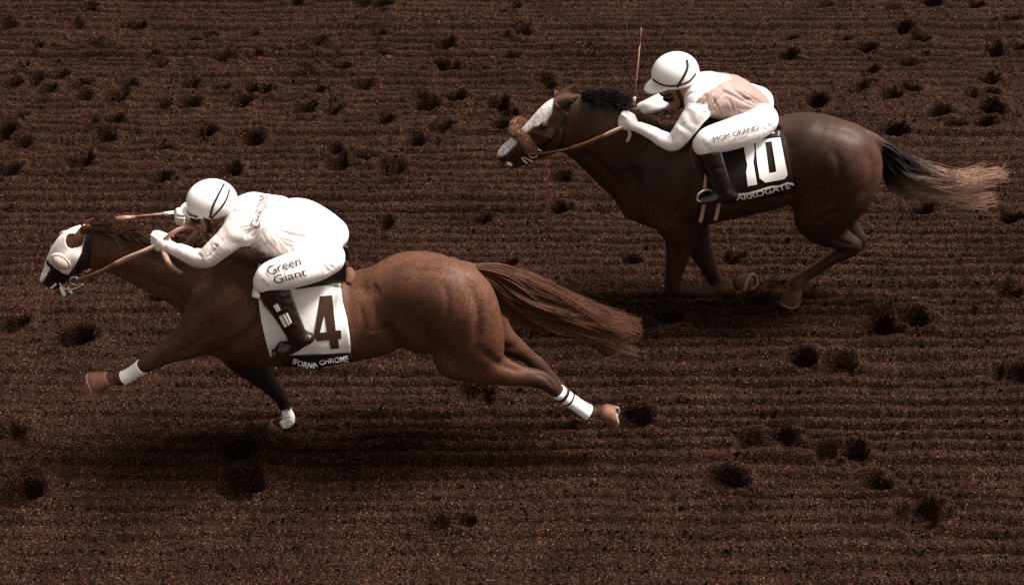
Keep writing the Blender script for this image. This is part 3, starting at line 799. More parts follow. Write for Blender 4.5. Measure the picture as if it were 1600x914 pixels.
hoof(horse2, (1157,440), Y2 + .06, (.62, -.75, .22), (.2, .1, .9), M['hoof_pale'], 1.0)
def tailcol2(t, v):
    w = np.clip((t - 0.34 + 0.25 * (v - .5)) / 0.5, 0, 1)
    return np.array([0.010, 0.006, 0.005])[None] * (1 - w)[:, None] + np.array([0.42, 0.25, 0.18])[None] * (w * (0.35 + 0.9 * vnoise(v * 50, v * 0 + 5, 6)))[:, None]
hair_between(horse2, 'tail', [(1362,216),(1388,224),(1408,237),(1430,255),(1460,266),(1498,266),(1582,247)],
             [(1372,240),(1380,272),(1390,293),(1420,301),(1469,306),(1505,312),(1550,309)], Y2, 2600, tailcol2, depth=.07, seed=6, tmin=.36, r0=.0028, r1=.0010)
def manecol2(t, v): return np.tile(np.array([0.014, 0.008, 0.0065]), (len(t), 1)) * (0.6 + 1.2 * v ** 3)[:, None]
mane(horse2, [(898,156),(915,157),(932,157),(948,161),(962,167)], Y2, 1100, (.75, .75), manecol2, 18, length=(.06, .15))
mane(horse2, [(868,152),(878,152),(888,153)], Y2, 120, (.9, .3), manecol2, 19, length=(.05, .10))
for nm, hr, Yh, pe, q in (('eye', horse1, Y1, (101,407), .086), ('eye', horse2, Y2, (848,198), .098)):
    for sg in (-1, 1):
        c = P(*pe, Yh - q); c[1] = Yh + sg * q
        v, f = uv_ball(c, (.020, .014, .018)); mesh_obj(nm, v, f, M['eye'], hr)

# ------------------------------------------------------------------ jockeys
def hand_stations(wrist, palm, Yp, curl_y, up=1.0):
    """fist round a rein: palm lump, four unequal curled fingers, thumb on top. Returns list of (stations,k)"""
    W = np.asarray(wrist); C = np.asarray(palm)
    Fd = C - W; Fd /= np.linalg.norm(Fd)
    Lt = np.array([0, curl_y, 0.0]); Lt -= Fd * (Lt @ Fd); Lt /= np.linalg.norm(Lt)     # towards the horse's middle
    Up = np.cross(Fd, Lt); Up *= 1 if Up[2] > 0 else -1
    out = [([(*(W), .027, .85), (*(W + Fd * .03), .030, .8), (*(C + Fd * .012 + Up * .006), .034, .62), (*(C + Fd * .02 - Up * .014), .032, .6)], .02)]
    for i, (h, ln) in enumerate(((.030, .92), (.010, 1.0), (-.010, .95), (-.029, .8))):
        k0 = C + Up * h + Fd * .030 - Lt * .008
        k1 = k0 + (Fd * .034 + Lt * .012) * ln
        k2 = k1 + (Lt * .030 - Fd * .008) * ln
        k3 = k2 + (-Fd * .026 + Lt * .002) * ln
        out.append(([(*k0, .0105, 1), (*k1, .0098, 1), (*k2, .0092, 1), (*k3, .0082, 1)], .004))
    t0 = W + Fd * .03 + Up * .022 + Lt * .012; t1 = C + Up * .040 + Lt * .016 + Fd * .004; t2 = C + Up * .046 + Lt * .014 + Fd * .036; t3 = C + Up * .040 + Lt * .012 + Fd * .058
    out.append(([(*t0, .014, 1), (*t1, .0120, 1), (*t2, .0105, 1), (*t3, .0090, 1)], .006))
    return out
def mir(st, Yh):
    st = np.array(st, float); st[:, 1] = 2 * Yh - st[:, 1]; return st
def field_for(lists, vox, pad=.05):
    lo, hi = bounds(lists, pad); return Field(lo, hi, vox)

def build_jockey(Yh, d, label, vox=.0044):
    head_c = P(*d['head'], Yh + d.get('head_y', 0)); hs_ = d.get('head_scale', 1.0)
    root = empty('person', (*P(*d['pelvis'], Yh)[:2], P(*d['pelvis'], Yh)[2] - .05))
    tag(root, label, 'jockey')
    torso = stations(d['torso'], Yh); thigh = stations(d['thigh'], Yh); shin = stations(d['shin'], Yh, 3)
    foot = stations(d['foot'], Yh, 3); arm = stations([(a, b, r * (.88 if i else 1), l, y) for i, (a, b, r, l, y) in enumerate(d['arm'])], Yh); arm2 = stations(d['arm2'], Yh)
    neck = stations(d['neck'], Yh, 3)
    wr, pm = P(*d['wrist'][:2], Yh + d['wrist'][2]), P(*d['palm'][:2], Yh + d['palm'][2])
    wr2, pm2 = P(*d['wrist2'][:2], Yh + d['wrist2'][2]), P(*d['palm2'][:2], Yh + d['palm2'][2])
    hands = hand_stations(wr, pm, Yh, 1.0) + hand_stations(wr2, pm2, Yh, -1.0)
    # --- body: one continuous figure
    every = [torso, thigh, mir(thigh, Yh), shin, mir(shin, Yh), foot, mir(foot, Yh), arm, arm2, neck] + [np.array(h[0]) for h in hands]
    lo, hi = bounds(every, .03)
    lo = np.minimum(lo, head_c - .17); hi = np.maximum(hi, head_c + .17)
    B = Field(lo, hi, vox)
    shrink = -.012
    B.tube(torso, .03, grow=shrink - .012)
    for q in (thigh, mir(thigh, Yh)): B.tube(q, .03, grow=shrink)
    for q in (shin, mir(shin, Yh), foot, mir(foot, Yh)): B.tube(q, .02, grow=shrink)
    for q in (arm, arm2): B.tube(q, .02, grow=-.015)
    B.tube(neck, .03)
    # head: skull, jaw, brow, nose, lips, chin, ears - in a frame turned with the gaze
    ga = math.radians(d['gaze'])               # direction of the face in the xz plane
    fx, fz = math.cos(ga), math.sin(ga); ux, uz = (-fz, fx) if fx > 0 else (fz, -fx)
    def hp(f, l, u): return head_c + hs_ * np.array([f * fx + u * ux, l, f * fz + u * uz])
    B.ell(hp(-.008, 0, .02), (.098 * hs_, .076 * hs_, .092 * hs_), ga, .02)
    B.ell(hp(.040, 0, -.045), (.052 * hs_, .052 * hs_, .070 * hs_), ga, .04)
    B.ell(hp(.068, 0, -.088), (.022 * hs_, .026 * hs_, .020 * hs_), ga, .025)         # chin
    B.ell(hp(.078, 0, .022), (.018 * hs_, .050 * hs_, .012 * hs_), ga, .02)           # brow
    B.tube([(*hp(.086, 0, .008), .008 * hs_, 1), (*hp(.103, 0, -.022), .011 * hs_, 1.2), (*hp(.092, 0, -.032), .010 * hs_, 1.7)], .012)
    B.ell(hp(.080, 0, -.055), (.012 * hs_, .024 * hs_, .006 * hs_), ga, .008)         # lips
    B.ell(hp(.080, 0, -.066), (.012 * hs_, .022 * hs_, .006 * hs_), ga, .008)
    for sg in (-1, 1):
        B.ell(hp(.082, sg * .031, .002), (.014 * hs_, .016 * hs_, .011 * hs_), ga, .010, 'sub')
        B.ell(hp(.060, sg * .045, -.025), (.022 * hs_, .016 * hs_, .018 * hs_), ga, .02)
        B.ell(hp(-.005, sg * .076, -.012), (.018 * hs_, .008 * hs_, .032 * hs_), ga, .006)
    for st, k in hands: B.tube(np.array(st), k)
    Vb, Qb = B.mesh(1)
    mesh_obj('body', Vb, Qb, M['skin'], root)
    for i, wq in ((0, wr), (6, wr2)):
        if i // 6 in d['gloves']:
            gf = field_for([np.array(h[0]) for h in hands[i:i + 6]], .0035, .02)
            for st, k in hands[i:i + 6]: gf.tube(np.array(st), k, grow=.0025)
            v, q = gf.mesh(1); mesh_obj('glove', v, q, M['glove'], root)
    for sg in (-1, 1):
        v, f = uv_ball(hp(.078, sg * .031, .002), (.012, .012, .012)); mesh_obj('eye', v, f, M['eye'], root)
    # --- shirt
    sh = field_for([torso, arm, arm2, neck], vox, .04)
    sh.tube(torso, .03)
    n_c = int(len(arm))
    sh.tube(arm[:n_c], .035, grow=.003); sh.tube(arm2[:n_c], .035, grow=.003)
    for c, r, ang in d.get('folds', []):
        sh.ell(P(c[0], c[1], Yh + c[2]), r, math.radians(ang), .02, 'add')
    sh.tube(neck[: max(2, len(neck) // 2)], .02, grow=.010)
    wx, wz = P(*d['waist'][0], Yh)[[0, 2]]; wx2, wz2 = P(*d['waist'][1], Yh)[[0, 2]]
    nx_, nz_ = (wz2 - wz), -(wx2 - wx); L = math.hypot(nx_, nz_); nx_, nz_ = nx_ / L, nz_ / L
    sgn = 1 if (P(*d['pelvis'], Yh)[0] - wx) * nx_ + (P(*d['pelvis'], Yh)[2] - wz) * nz_ > 0 else -1
    sh.clip(lambda X, Y, Z: sgn * ((X - wx) * nx_ + (Z - wz) * nz_) - .012 + 0 * Y)
    V, Q = sh.mesh(1)
    n1 = vnoise(V[:, 0] * 9, V[:, 2] * 9 + V[:, 1] * 5, 31) - .5; n2 = vnoise(V[:, 0] * 22 + V[:, 2] * 9, V[:, 2] * 22 + V[:, 1] * 12, 32) - .5
    fg = np.random.default_rng(int(Yh * 10)); fl_ = []
    for (x0, y0, x1, y1, n_, ln, ang0) in d['creases']:
        for i in range(n_):
            t = (i + fg.uniform(.1, .9)) / n_; cx_, cy_ = x0 + (x1 - x0) * t, y0 + (y1 - y0) * t
            an = math.radians(ang0 + fg.uniform(-16, 16)); L_ = ln * fg.uniform(.5, 1.2); bd_ = fg.uniform(-4, 4)
            fl_.append(([(cx_, cy_), (cx_ + L_ * .5 * math.cos(an) + bd_ * .5, cy_ - L_ * .5 * math.sin(an) + bd_ * .5), (cx_ + L_ * math.cos(an), cy_ - L_ * math.sin(an))], fg.uniform(1.5, 3.0), fg.uniform(-.0055, -.0018)))
    V = relief(V, Q, Yh, fl_, 1.15)
    cen = V.mean(0); V = V + (V - cen) / np.linalg.norm(V - cen, axis=1)[:, None] * (n1 * .010 + n2 * .007)[:, None]
    if 'shirt_col' in d:
        qx, qz = to_px(np.stack([V[:, 0], np.full(len(V), Yh), V[:, 2]], 1))
        shirt = mesh_obj('shirt', V, Q, M['silk'], root, col=d['shirt_col'](V, qx, qz, V[:, 1] - Yh))
    else:
        shirt = mesh_obj('shirt', V, Q, M['cream_silk'], root)
    VS, QS = V, Q
    # --- breeches
    tr = field_for([torso, thigh, mir(thigh, Yh)], vox, .04)
    tr.tube(torso, .03, grow=-.004)
    tr.clip(lambda X, Y, Z: -(sgn * ((X - wx) * nx_ + (Z - wz) * nz_)) + 0 * Y)
    for q in (thigh, mir(thigh, Yh)): tr.tube(q, .04, grow=.002)
    V, Q = tr.mesh(1)
    fl_ = []
    for (x0, y0, x1, y1, n_, ln, ang0) in d['leg_creases']:
        for i in range(n_):
            t = (i + fg.uniform(.1, .9)) / n_; cx_, cy_ = x0 + (x1 - x0) * t, y0 + (y1 - y0) * t
            an = math.radians(ang0 + fg.uniform(-14, 14)); L_ = ln * fg.uniform(.5, 1.2)
            fl_.append(([(cx_, cy_), (cx_ + L_ * .5 * math.cos(an), cy_ - L_ * .5 * math.sin(an) + 1.5), (cx_ + L_ * math.cos(an), cy_ - L_ * math.sin(an))], fg.uniform(1.2, 2.2), fg.uniform(-.006, -.002)))
    V = relief(V, Q, Yh, fl_)
    trousers = mesh_obj('breeches', V, Q, M['breeches'], root)
    VT, QT = V, Q
    # --- boots
    for sg in (-1, 1):
        m_ = (lambda q: q) if sg < 0 else (lambda q: mir(q, Yh))
        bo = field_for([shin, foot] if sg < 0 else [mir(shin, Yh), mir(foot, Yh)], vox, .04)
        bo.tube(m_(shin), .02, grow=.003); bo.tube(m_(foot), .025, grow=.003)
        heel = np.array(d['heel']); hq = P(*heel[:2], Yh + heel[2]); hq[1] = Yh + sg * abs(heel[2]) if sg > 0 else hq[1]
        bo.ell(hq, (.020, .022, .018), 0, .02)
        V, Q = bo.mesh(1)
        bo_o = mesh_obj('boot', V, Q, M['boot'], root)
        if sg < 0: near_boot = (V, Q, bo_o)
    # --- helmet: shell, peak, straps
    hc = P(*d['helmet'], Yh + d.get('head_y', 0)); hr = d['helmet_r']; ht = math.radians(d['helmet_tilt'])
    hf = Field(hc - .24, hc + .24, .005)
    hf.ell(hc, hr, ht, .01)
    ca, sa = math.cos(ht), math.sin(ht)
    hf.clip(lambda X, Y, Z: -(-(X - hc[0]) * sa + (Z - hc[2]) * ca) - d['helmet_cut'] - .22 * ((X - hc[0]) * ca + (Z - hc[2]) * sa) * d.get('cut_slope', 0) + 0 * Y)
    V, Q = hf.mesh(1)
    helmet = mesh_obj('helmet', V, Q, M['helmet'], root)
    VH, QH = V, Q
    def hl(a, l, u): return hc + np.array([a * ca - u * sa, l, a * sa + u * ca])
    # peak: curved brim in front (front = -along)
    pv, pf = [], []
    pk = d['peak']
    for j, (e, dr) in enumerate(((.93, 0), (1.12, pk[1] * .35), (1.27, pk[1] * .75), (pk[0], pk[1]))):
        for i in range(15):
            a = math.radians(-62 + 124 * i / 14); fall = math.cos(a * 1.35)
            ee = .95 + (e - .95) * max(fall, 0)
            pv.append(hl(-math.cos(a) * hr[0] * ee, math.sin(a) * hr[1] * ee, -d['helmet_cut'] * .72 + dr * max(fall, 0)))
    pv = np.array(pv); th = np.array([-sa, 0, ca]) * .007
    pv = np.concatenate([pv, pv + th]); m = 15 * 4
    for j in range(3):
        for i in range(14):
            q = (j * 15 + i, j * 15 + i + 1, (j + 1) * 15 + i + 1, (j + 1) * 15 + i)
            pf.append(q); pf.append(tuple(x + m for x in q[::-1]))
    edge = [j * 15 for j in range(4)] + [45 + i for i in range(1, 15)] + [j * 15 + 14 for j in (2, 1, 0)]
    for a, b in zip(edge[:-1], edge[1:]): pf.append((a, b, b + m, a + m))
    mesh_obj('peak', pv, pf, M['helmet'], helmet)
    hb = bvh_of(VH, QH)
    for line, w in d['straps']:
        pts, nn = [], []
        c = spline(np.array(line, float), 6)
        for a, b in c:
            q, n_ = stick(hb, a, b, .0035, Yh - .1); pts.append(q); nn.append(n_)
        t = np.gradient(np.array(pts), axis=0)
        v, f = strap_mesh(pts, np.cross(t, np.array(nn)), w, .004)
        mesh_obj('helmet_band', v, f, M['dark'], helmet)
    # chin strap and goggles
    for sg in (-1, 1):
        pts = spline([hp(.0, sg * .092, .03), hp(.008, sg * .084, -.03), hp(.028, sg * .066, -.075), hp(.055, sg * .03, -.108), hp(.062, 0, -.114)], 6)
        v, f = strap_mesh(pts, (fx, 0, fz), .022, .006); mesh_obj('chin_strap', v, f, M['dark'], root)
    gl = []
    for u in (-.016, .020):
        for a in np.linspace(-72, 72, 15):
            a = math.radians(a); gl.append(hp(.018 + .085 * math.cos(a), .086 * math.sin(a), u + .004))
    for k, u in enumerate((-.016, .020)):
        for a in np.linspace(-72, 72, 15):
            a = math.radians(a); gl.append(hp(.018 + .074 * math.cos(a), .076 * math.sin(a), u + .004))
    F = [(i, i + 1, 15 + i + 1, 15 + i) for i in range(14)] + [(30 + i, 45 + i, 45 + i + 1, 30 + i + 1) for i in range(14)]
    F += [(i, 30 + i, 31 + i, i + 1) for i in range(14)] + [(15 + i, 16 + i, 46 + i, 45 + i) for i in range(14)] + [(0, 15, 45, 30), (14, 44, 59, 29)]
    gob = mesh_obj('goggles', gl, F, M['lens'], root)
    for u in (-.016, .024):
        v, f = tube_mesh([hp(.018 + .088 * math.cos(math.radians(a)), .089 * math.sin(math.radians(a)), u) for a in np.linspace(-75, 75, 15)], .0045, 6)
        mesh_obj('goggle_rim', v, f, M['dark'], gob)
    return dict(root=root, shirt=(VS, QS), shirt_o=shirt, breeches=(VT, QT), breeches_o=trousers, wrist=wr, palm=pm, palm2=pm2, helmet=helmet, boot=near_boot)

M['silk'] = material('racing_silks', (0, 0, 0), 0.5, 0.28, noise=(9, 0.03), bump=(24, 0.45, 0.012), attr=True, sheen=0.1)
J1 = dict(
    gloves=(0, 1),
    pelvis=(505,392), head=(328,326), gaze=198, head_scale=1.0,
    torso=[(502,394,30,1.2,0),(486,384,39,1.26,0),(460,367,44,1.32,0),(428,352,46,1.38,0),(398,342,42,1.42,0),(380,338,32,1.45,0)],
    neck=[(385,338,24,1.1,0),(362,334,17,1.0,0),(345,330,15,1,0)],
    thigh=[(510,402,28,.9,-.10),(488,413,28,.9,-.17),(456,423,27,.85,-.24),(428,432,24.5,.82,-.27),(418,440,21,.82,-.275)],
    shin=[(426,450,22,.85,-.275),(439,474,21,.85,-.285),(452,500,17.5,.9,-.295),(462,520,15,.95,-.30)],
    foot=[(482,528,8.5,1.1,-.295),(470,531,12,1,-.30),(456,540,11.5,1.05,-.305),(442,547,9.5,1.2,-.31),(431,551,7,1.4,-.31)],
    heel=(480,528,-.30),
    arm=[(384,352,30,.8,-.15),(366,366,24,.9,-.20),(342,387,20,.95,-.235),(322,403,17,.95,-.245),(304,402,15.5,.95,-.21),(286,394,13,.95,-.16),(270,387,11,.95,-.115)],
    arm2=[(388,334,26,.8,.15),(362,334,20,.9,.20),(342,336,16,.95,.23),(326,337,14,.95,.23),(314,338,12,.95,.22),(308,339,10.5,.95,.21)],
    wrist=(268,386,-.11), palm=(256,382,-.095), wrist2=(307,339,.205), palm2=(296,338,.20),
    waist=[(506,352),(468,408)],
    helmet=(331,314), helmet_r=(.124,.100,.108), helmet_tilt=12, helmet_cut=.050, cut_slope=.5, peak=(1.30, .024),
    straps=[([(350,288),(341,305),(333,322),(328,340)],.010),([(358,297),(353,312),(343,327),(330,341)],.008)],
    creases=[(502,350,474,398,14,40,165),(500,352,490,380,6,80,160),(420,400,470,402,9,40,125),(366,352,398,392,9,24,20),(400,390,386,368,4,40,60),(336,390,350,376,2,14,125),(300,392,316,404,4,12,110),(322,404,330,396,3,22,60),(430,318,470,332,5,24,-40),(284,386,272,382,3,10,100)],
    leg_creases=[(508,368,492,396,5,20,-30),(406,444,416,454,4,10,60),(524,418,510,428,3,16,130)],
    folds=[((372,372,-.2),(.06,.03,.02),-40)],
)
J2 = dict(
    gloves=(0,),  # near hand: pale shell paints overexposed bare skin, no real glove
    pelvis=(1188,182), head=(1060,136), gaze=213, head_scale=1.0,
    torso=[(1186,184,27,1.2,0),(1172,172,34,1.28,0),(1150,158,38.5,1.36,0),(1122,150,38,1.42,0),(1098,146,35,1.46,0),(1084,144,27,1.5,0)],
    neck=[(1094,142,20,1.1,0),(1078,138,15,1,0),(1066,136,14,1,0)],
    thigh=[(1190,188,25,.9,-.10),(1170,200,25,.9,-.17),(1140,211,24,.85,-.23),(1112,219,21.5,.82,-.265),(1102,226,19,.82,-.27)],
    shin=[(1107,238,19,.85,-.27),(1115,258,17.5,.85,-.28),(1125,282,15,.9,-.29),(1132,298,13,.95,-.295)],
    foot=[(1146,304,7,1.1,-.29),(1136,305,10,1,-.295),(1122,308,9.5,1.05,-.30),(1108,311,8,1.2,-.305),(1097,313,6,1.4,-.305)],
    heel=(1145,306,-.295),
    arm=[(1098,160,26,.8,-.15),(1088,176,21,.9,-.20),(1070,202,17.5,.95,-.235),(1053,222,15,.95,-.245),(1036,218,13,.95,-.21),(1016,208,11,.95,-.16),(998,200,9.5,.95,-.115)],
    arm2=[(1090,140,24,.8,.15),(1074,144,19,.9,.20),(1058,152,16,.95,.24),(1044,157,13.5,.95,.22),(1030,161,12.5,.95,.17),(1016,166,11,.95,.11),(1004,170,9.5,.95,.06)],
    wrist=(996,199,-.11), palm=(985,194,-.095), wrist2=(1003,171,.055), palm2=(995,178,.04),
    waist=[(1210,146),(1170,202)],
    helmet=(1055,115), helmet_r=(.132,.110,.120), helmet_tilt=16, helmet_cut=.046, cut_slope=.4, peak=(1.42, -.022),
    straps=[([(1073,94),(1074,106),(1068,120),(1058,136)],.013),([(1021,124),(1031,131),(1046,134.5),(1062,133),(1077,127),(1087,115)],.010)],
    creases=[(1206,150,1178,196,13,38,165),(1204,152,1190,182,6,70,160),(1110,186,1165,192,9,36,120),(1086,166,1110,190,8,20,20),(1110,180,1104,160,3,34,60),(1064,202,1076,190,2,12,125),(1034,210,1050,222,4,11,110),(1100,118,1160,132,6,20,-40)],
    leg_creases=[(1206,166,1196,186,5,16,-30),(1094,226,1108,240,5,12,60),(1208,196,1196,206,3,14,130)],
    folds=[],
)
def silks2(V, qx, qz, yo):
    a, b = to_px(np.stack([V[:, 0], Y2 - np.abs(yo), V[:, 2]], 1))
    rose = inside(a, b, [(1084,168),(1090,156),(1104,143),(1130,128),(1154,118),(1190,128),(1228,150),(1228,216),(1096,216),(1104,196),(1110,180),(1106,169),(1094,164)], 1.2)
    rose *= (np.abs(yo) < .225)
    return mixc(np.tile(np.array([0.80, 0.775, 0.76]), (len(V), 1)), (0.25, 0.175, 0.15), rose).astype(np.float32)
J2['shirt_col'] = silks2
jk1 = build_jockey(Y1, J1, 'crouched jockey in cream silks and white breeches riding the leading chestnut horse')
jk2 = build_jockey(Y2, J2, 'crouched jockey in rose and white silks riding the trailing dark horse')

# ------------------------------------------------------------------ saddle cloths, saddles, bridles, reins, whips
def drape_y(bar, x, z):
    """how far out a cloth lies on the barrel (toward the viewer), hanging straight below its widest line"""
    b = bar[np.argsort(bar[:, 0])]
    c = np.interp(x, b[:, 0], b[:, 2]); r = np.interp(x, b[:, 0], b[:, 3]); la = np.interp(x, b[:, 0], b[:, 4])
    q = np.clip((z - c) / (r * 1.02), -0.25, 0.985)
    return r * la * np.sqrt(1 - np.maximum(q, 0) ** 2) * (1 - 0.25 * np.maximum(-q, 0))
def drape_pt(bar, Yh, px, py, off):
    Y = Yh - .2
    for _ in range(14):
        q = P(px, py, Y); Y = 0.5 * Y + 0.5 * (Yh - drape_y(bar, q[0], q[2]) - off)
    return P(px, py, Y)
def lerp_poly(poly, t):
    poly = np.asarray(poly, float); s = t * (len(poly) - 1); i = min(int(s), len(poly) - 2); return poly[i] + (poly[i + 1] - poly[i]) * (s - i)
def patch(name, bar, Yh, left, right, nu, nv, off, thick, mat, parent, sag=0.0, wav=.004, seed=0):
    """cloth sheet of real thickness between two traced edges (top to bottom)"""
    top = np.zeros((nu + 1, nv + 1, 3))
    for i in range(nu + 1):
        for j in range(nv + 1):
            u, v = i / nu, j / nv
            p = lerp_poly(left, v) * (1 - u) + lerp_poly(right, v) * u
            w = wav * (vnoise(np.array([u * 4.0]), np.array([v * 2.5]), seed)[0] - .5) * 2 + wav * math.sin(u * 17 + seed) * v * .5
            top[i, j] = drape_pt(bar, Yh, p[0], p[1] + sag * math.sin(math.pi * u) * v, off + thick + w)
    bot = top.copy(); bot[..., 1] += thick
    V = np.concatenate([top.reshape(-1, 3), bot.reshape(-1, 3)]); n = (nu + 1) * (nv + 1); F = []
    I = lambda i, j: i * (nv + 1) + j
    for i in range(nu):
        for j in range(nv):
            q = (I(i, j), I(i, j + 1), I(i + 1, j + 1), I(i + 1, j)); F.append(q); F.append(tuple(x + n for x in q[::-1]))
    ring = [I(i, 0) for i in range(nu)] + [I(nu, j) for j in range(nv)] + [I(i, nv) for i in range(nu, 0, -1)] + [I(0, j) for j in range(nv, 0, -1)]
    for a, b in zip(ring, ring[1:] + ring[:1]): F.append((a, b, b + n, a + n))
    o = mesh_obj(name, V, F, mat, parent)
    return o, (V, F)
def subdiv(tv, tf, lim):
    tv = [tuple(v) for v in tv]; tf = [tuple(f) for f in tf]
    for _ in range(5):
        cache = {}; nf = []; big = False
        def mid(a, b):
            k = (min(a, b), max(a, b))
            if k not in cache:
                cache[k] = len(tv); tv.append(((tv[a][0] + tv[b][0]) / 2, (tv[a][1] + tv[b][1]) / 2))
            return cache[k]
        for a, b, c in tf:
            L = max(math.dist(tv[a], tv[b]), math.dist(tv[b], tv[c]), math.dist(tv[c], tv[a]))
            if L > lim:
                big = True; ab, bc, ca = mid(a, b), mid(b, c), mid(c, a)
                nf += [(a, ab, ca), (ab, b, bc), (ca, bc, c), (ab, bc, ca)]
            else: nf.append((a, b, c))
        tf = nf
        if not big: break
    return tv, tf
def decal(name, tv, tf, bvh, Yf, mat, parent, off=.003, lim=5.0):
    """flat print (picture-plane outline) laid on the cloth it is printed on"""
    tv, tf = subdiv(tv, tf, lim)
    V = [stick(bvh, a, b, off, Yf)[0] for a, b in tv]
    return mesh_obj(name, V, tf, mat, parent, smooth=False)
from mathutils.geometry import tessellate_polygon
def poly_decal(name, loops, bvh, Yf, mat, parent, off=.003):
    tf = tessellate_polygon([[Vector((x, y, 0)) for x, y in l] for l in loops])
    return decal(name, [p for l in loops for p in l], tf, bvh, Yf, mat, parent, off)
def text_decal(name, body, base, height, bvh, Yf, mat, parent, serif=False, outline=0.0, off=.003, squeeze=None, bold=0.0):
    """body set along a picture-space baseline; real letter outlines from the built-in font"""
    cu = bpy.data.curves.new('lettering', 'FONT'); cu.body = body; cu.size = 1.0; cu.resolution_u = 3
    cu.offset = bold
    if outline: cu.fill_mode = 'NONE'; cu.bevel_depth = outline; cu.bevel_resolution = 0
    o = bpy.data.objects.new('lettering', cu); scene.collection.objects.link(o)
    dg = bpy.context.evaluated_depsgraph_get()
    me = bpy.data.meshes.new_from_object(o.evaluated_get(dg))
    bm = bmesh.new(); bm.from_mesh(me); bmesh.ops.triangulate(bm, faces=bm.faces[:])
    bm.verts.ensure_lookup_table()
    pts = [(v.co.x, v.co.y) for v in bm.verts]; fs = [tuple(v.index for v in f.verts) for f in bm.faces]
    bm.free(); bpy.data.objects.remove(o); bpy.data.curves.remove(cu); bpy.data.meshes.remove(me)
    pts = np.array(pts)
    if serif:       # small slab serifs at the feet and heads of the stems
        add = []
        w0 = 0.17
        for xs_ in serif_spots(pts):
            for yb in (0.0, 0.66):
                k = len(pts) + len(add); add += [(xs_ - w0 / 2, yb), (xs_ + w0 / 2, yb), (xs_ + w0 / 2, yb + .06), (xs_ - w0 / 2, yb + .06)]
                fs += [(k, k + 1, k + 2), (k, k + 2, k + 3)]
        if add: pts = np.concatenate([pts, np.array(add)])
    x0, x1 = pts[:, 0].min(), pts[:, 0].max()
    base = spline(np.array(base, float), 6)
    seg = np.r_[0, np.cumsum(np.hypot(*np.diff(base, axis=0).T))]
    out = []
    for x, y in pts:
        s = (x - x0) / (x1 - x0) * seg[-1]
        b = np.array([np.interp(s, seg, base[:, 0]), np.interp(s, seg, base[:, 1])])
        b2 = np.array([np.interp(min(s + 1, seg[-1]), seg, base[:, 0]), np.interp(min(s + 1, seg[-1]), seg, base[:, 1])]); b1 = np.array([np.interp(max(s - 1, 0), seg, base[:, 0]), np.interp(max(s - 1, 0), seg, base[:, 1])])
        t = (b2 - b1) / (np.linalg.norm(b2 - b1) + 1e-9); n = np.array([t[1], -t[0]])
        out.append(tuple(b + n * y / 0.72 * height))
    return decal(name, out, fs, bvh, Yf, mat, parent, off, lim=2.2)
def serif_spots(pts):
    xs_ = pts[np.abs(pts[:, 1]) < 0.01][:, 0]
    xs_ = np.unique(np.round(xs_, 2)); out = []; i = 0
    while i + 1 < len(xs_):
        if xs_[i + 1] - xs_[i] < .16: out.append((xs_[i] + xs_[i + 1]) / 2); i += 2
        else: i += 1
    return out
def strap_on(name, line, bvh, Yh, width, mat, parent, off=.004, thick=.004, both=True, sub=5):
    """leather lying on a surface along a traced line; mirrored on the hidden side"""
    pts, nn = [], []
    for a, b in spline(np.array(line, float), sub):
        q, n = stick(bvh, a, b, off, Yh - .07); pts.append(q); nn.append(n)
    pts = np.array(pts); nn = np.array(nn)
    pts[1:-1] = (pts[:-2] + 2 * pts[1:-1] + pts[2:]) / 4
    t = np.gradient(pts, axis=0)
    v, f = strap_mesh(pts, np.cross(t, nn), width, thick)
    if both:
        w = v.copy(); w[:, 1] = 2 * Yh - w[:, 1]; mesh_obj(name, w, [q[::-1] for q in f], mat, parent)
    return mesh_obj(name, v, f, mat, parent)
def ring_mesh(c, r, w, axis='y', n=18):
    pts = [np.array(c) + r * np.array([math.cos(a), 0, math.sin(a)]) for a in np.linspace(0, 2 * math.pi, n + 1)]
    return tube_mesh(pts, w, 6, cap=False)
def cc(pts, ox, oy, k): return [(ox + a / k, oy + b / k) for a, b in pts]

bvh1, bvh2 = bvh_of(V1, Q1), bvh_of(V2, Q2)
bar1, bar2 = S1['barrel'][0], S2['barrel'][0]

# ---- saddle cloth of the leader
c1 = empty('saddle_cloth', (P(480, 500, Y1)[0], Y1, P(480, 480, Y1)[2]))
tag(c1, 'white saddle cloth with a dark number 4 on the leading horse', 'saddle cloth')
sheet1, cm1 = patch('sheet', bar1, Y1, [(410,440),(404,470),(408,500),(415,532),(422,557)], [(531,436),(535,472),(542,498),(546,525),(548,552)], 36, 30, .010, .006, M['cloth_white'], c1, sag=5, seed=2, wav=.006)
band1, bm1 = patch('name_band', bar1, Y1, [(436,557),(438,562),(442,571)], [(548,552),(549,557),(550,564)], 30, 6, .022, .004, M['cloth_black'], c1, sag=6, seed=2, wav=.006)
cb1, bb1 = bvh_of(*cm1), bvh_of(*bm1)
K3 = 4.569
poly_decal('numeral', [cc([(640,290),(725,282),(752,528),(790,528),(792,588),(768,592),(775,655),(715,660),(705,598),(625,606),(596,575)], 360, 400, K3),
                       cc([(672,415),(640,545),(692,541)], 360, 400, K3)], cb1, Y1 - .28, M['print_dark'], c1, .005)
text_decal('name_lettering', 'IFORNIA CHROME', [(457,566),(472,571),(487,574),(499,570),(520,565.5),(545,562.5)], 9.0, bb1, Y1 - .3, M['print_white'], c1, off=.010, bold=.010)
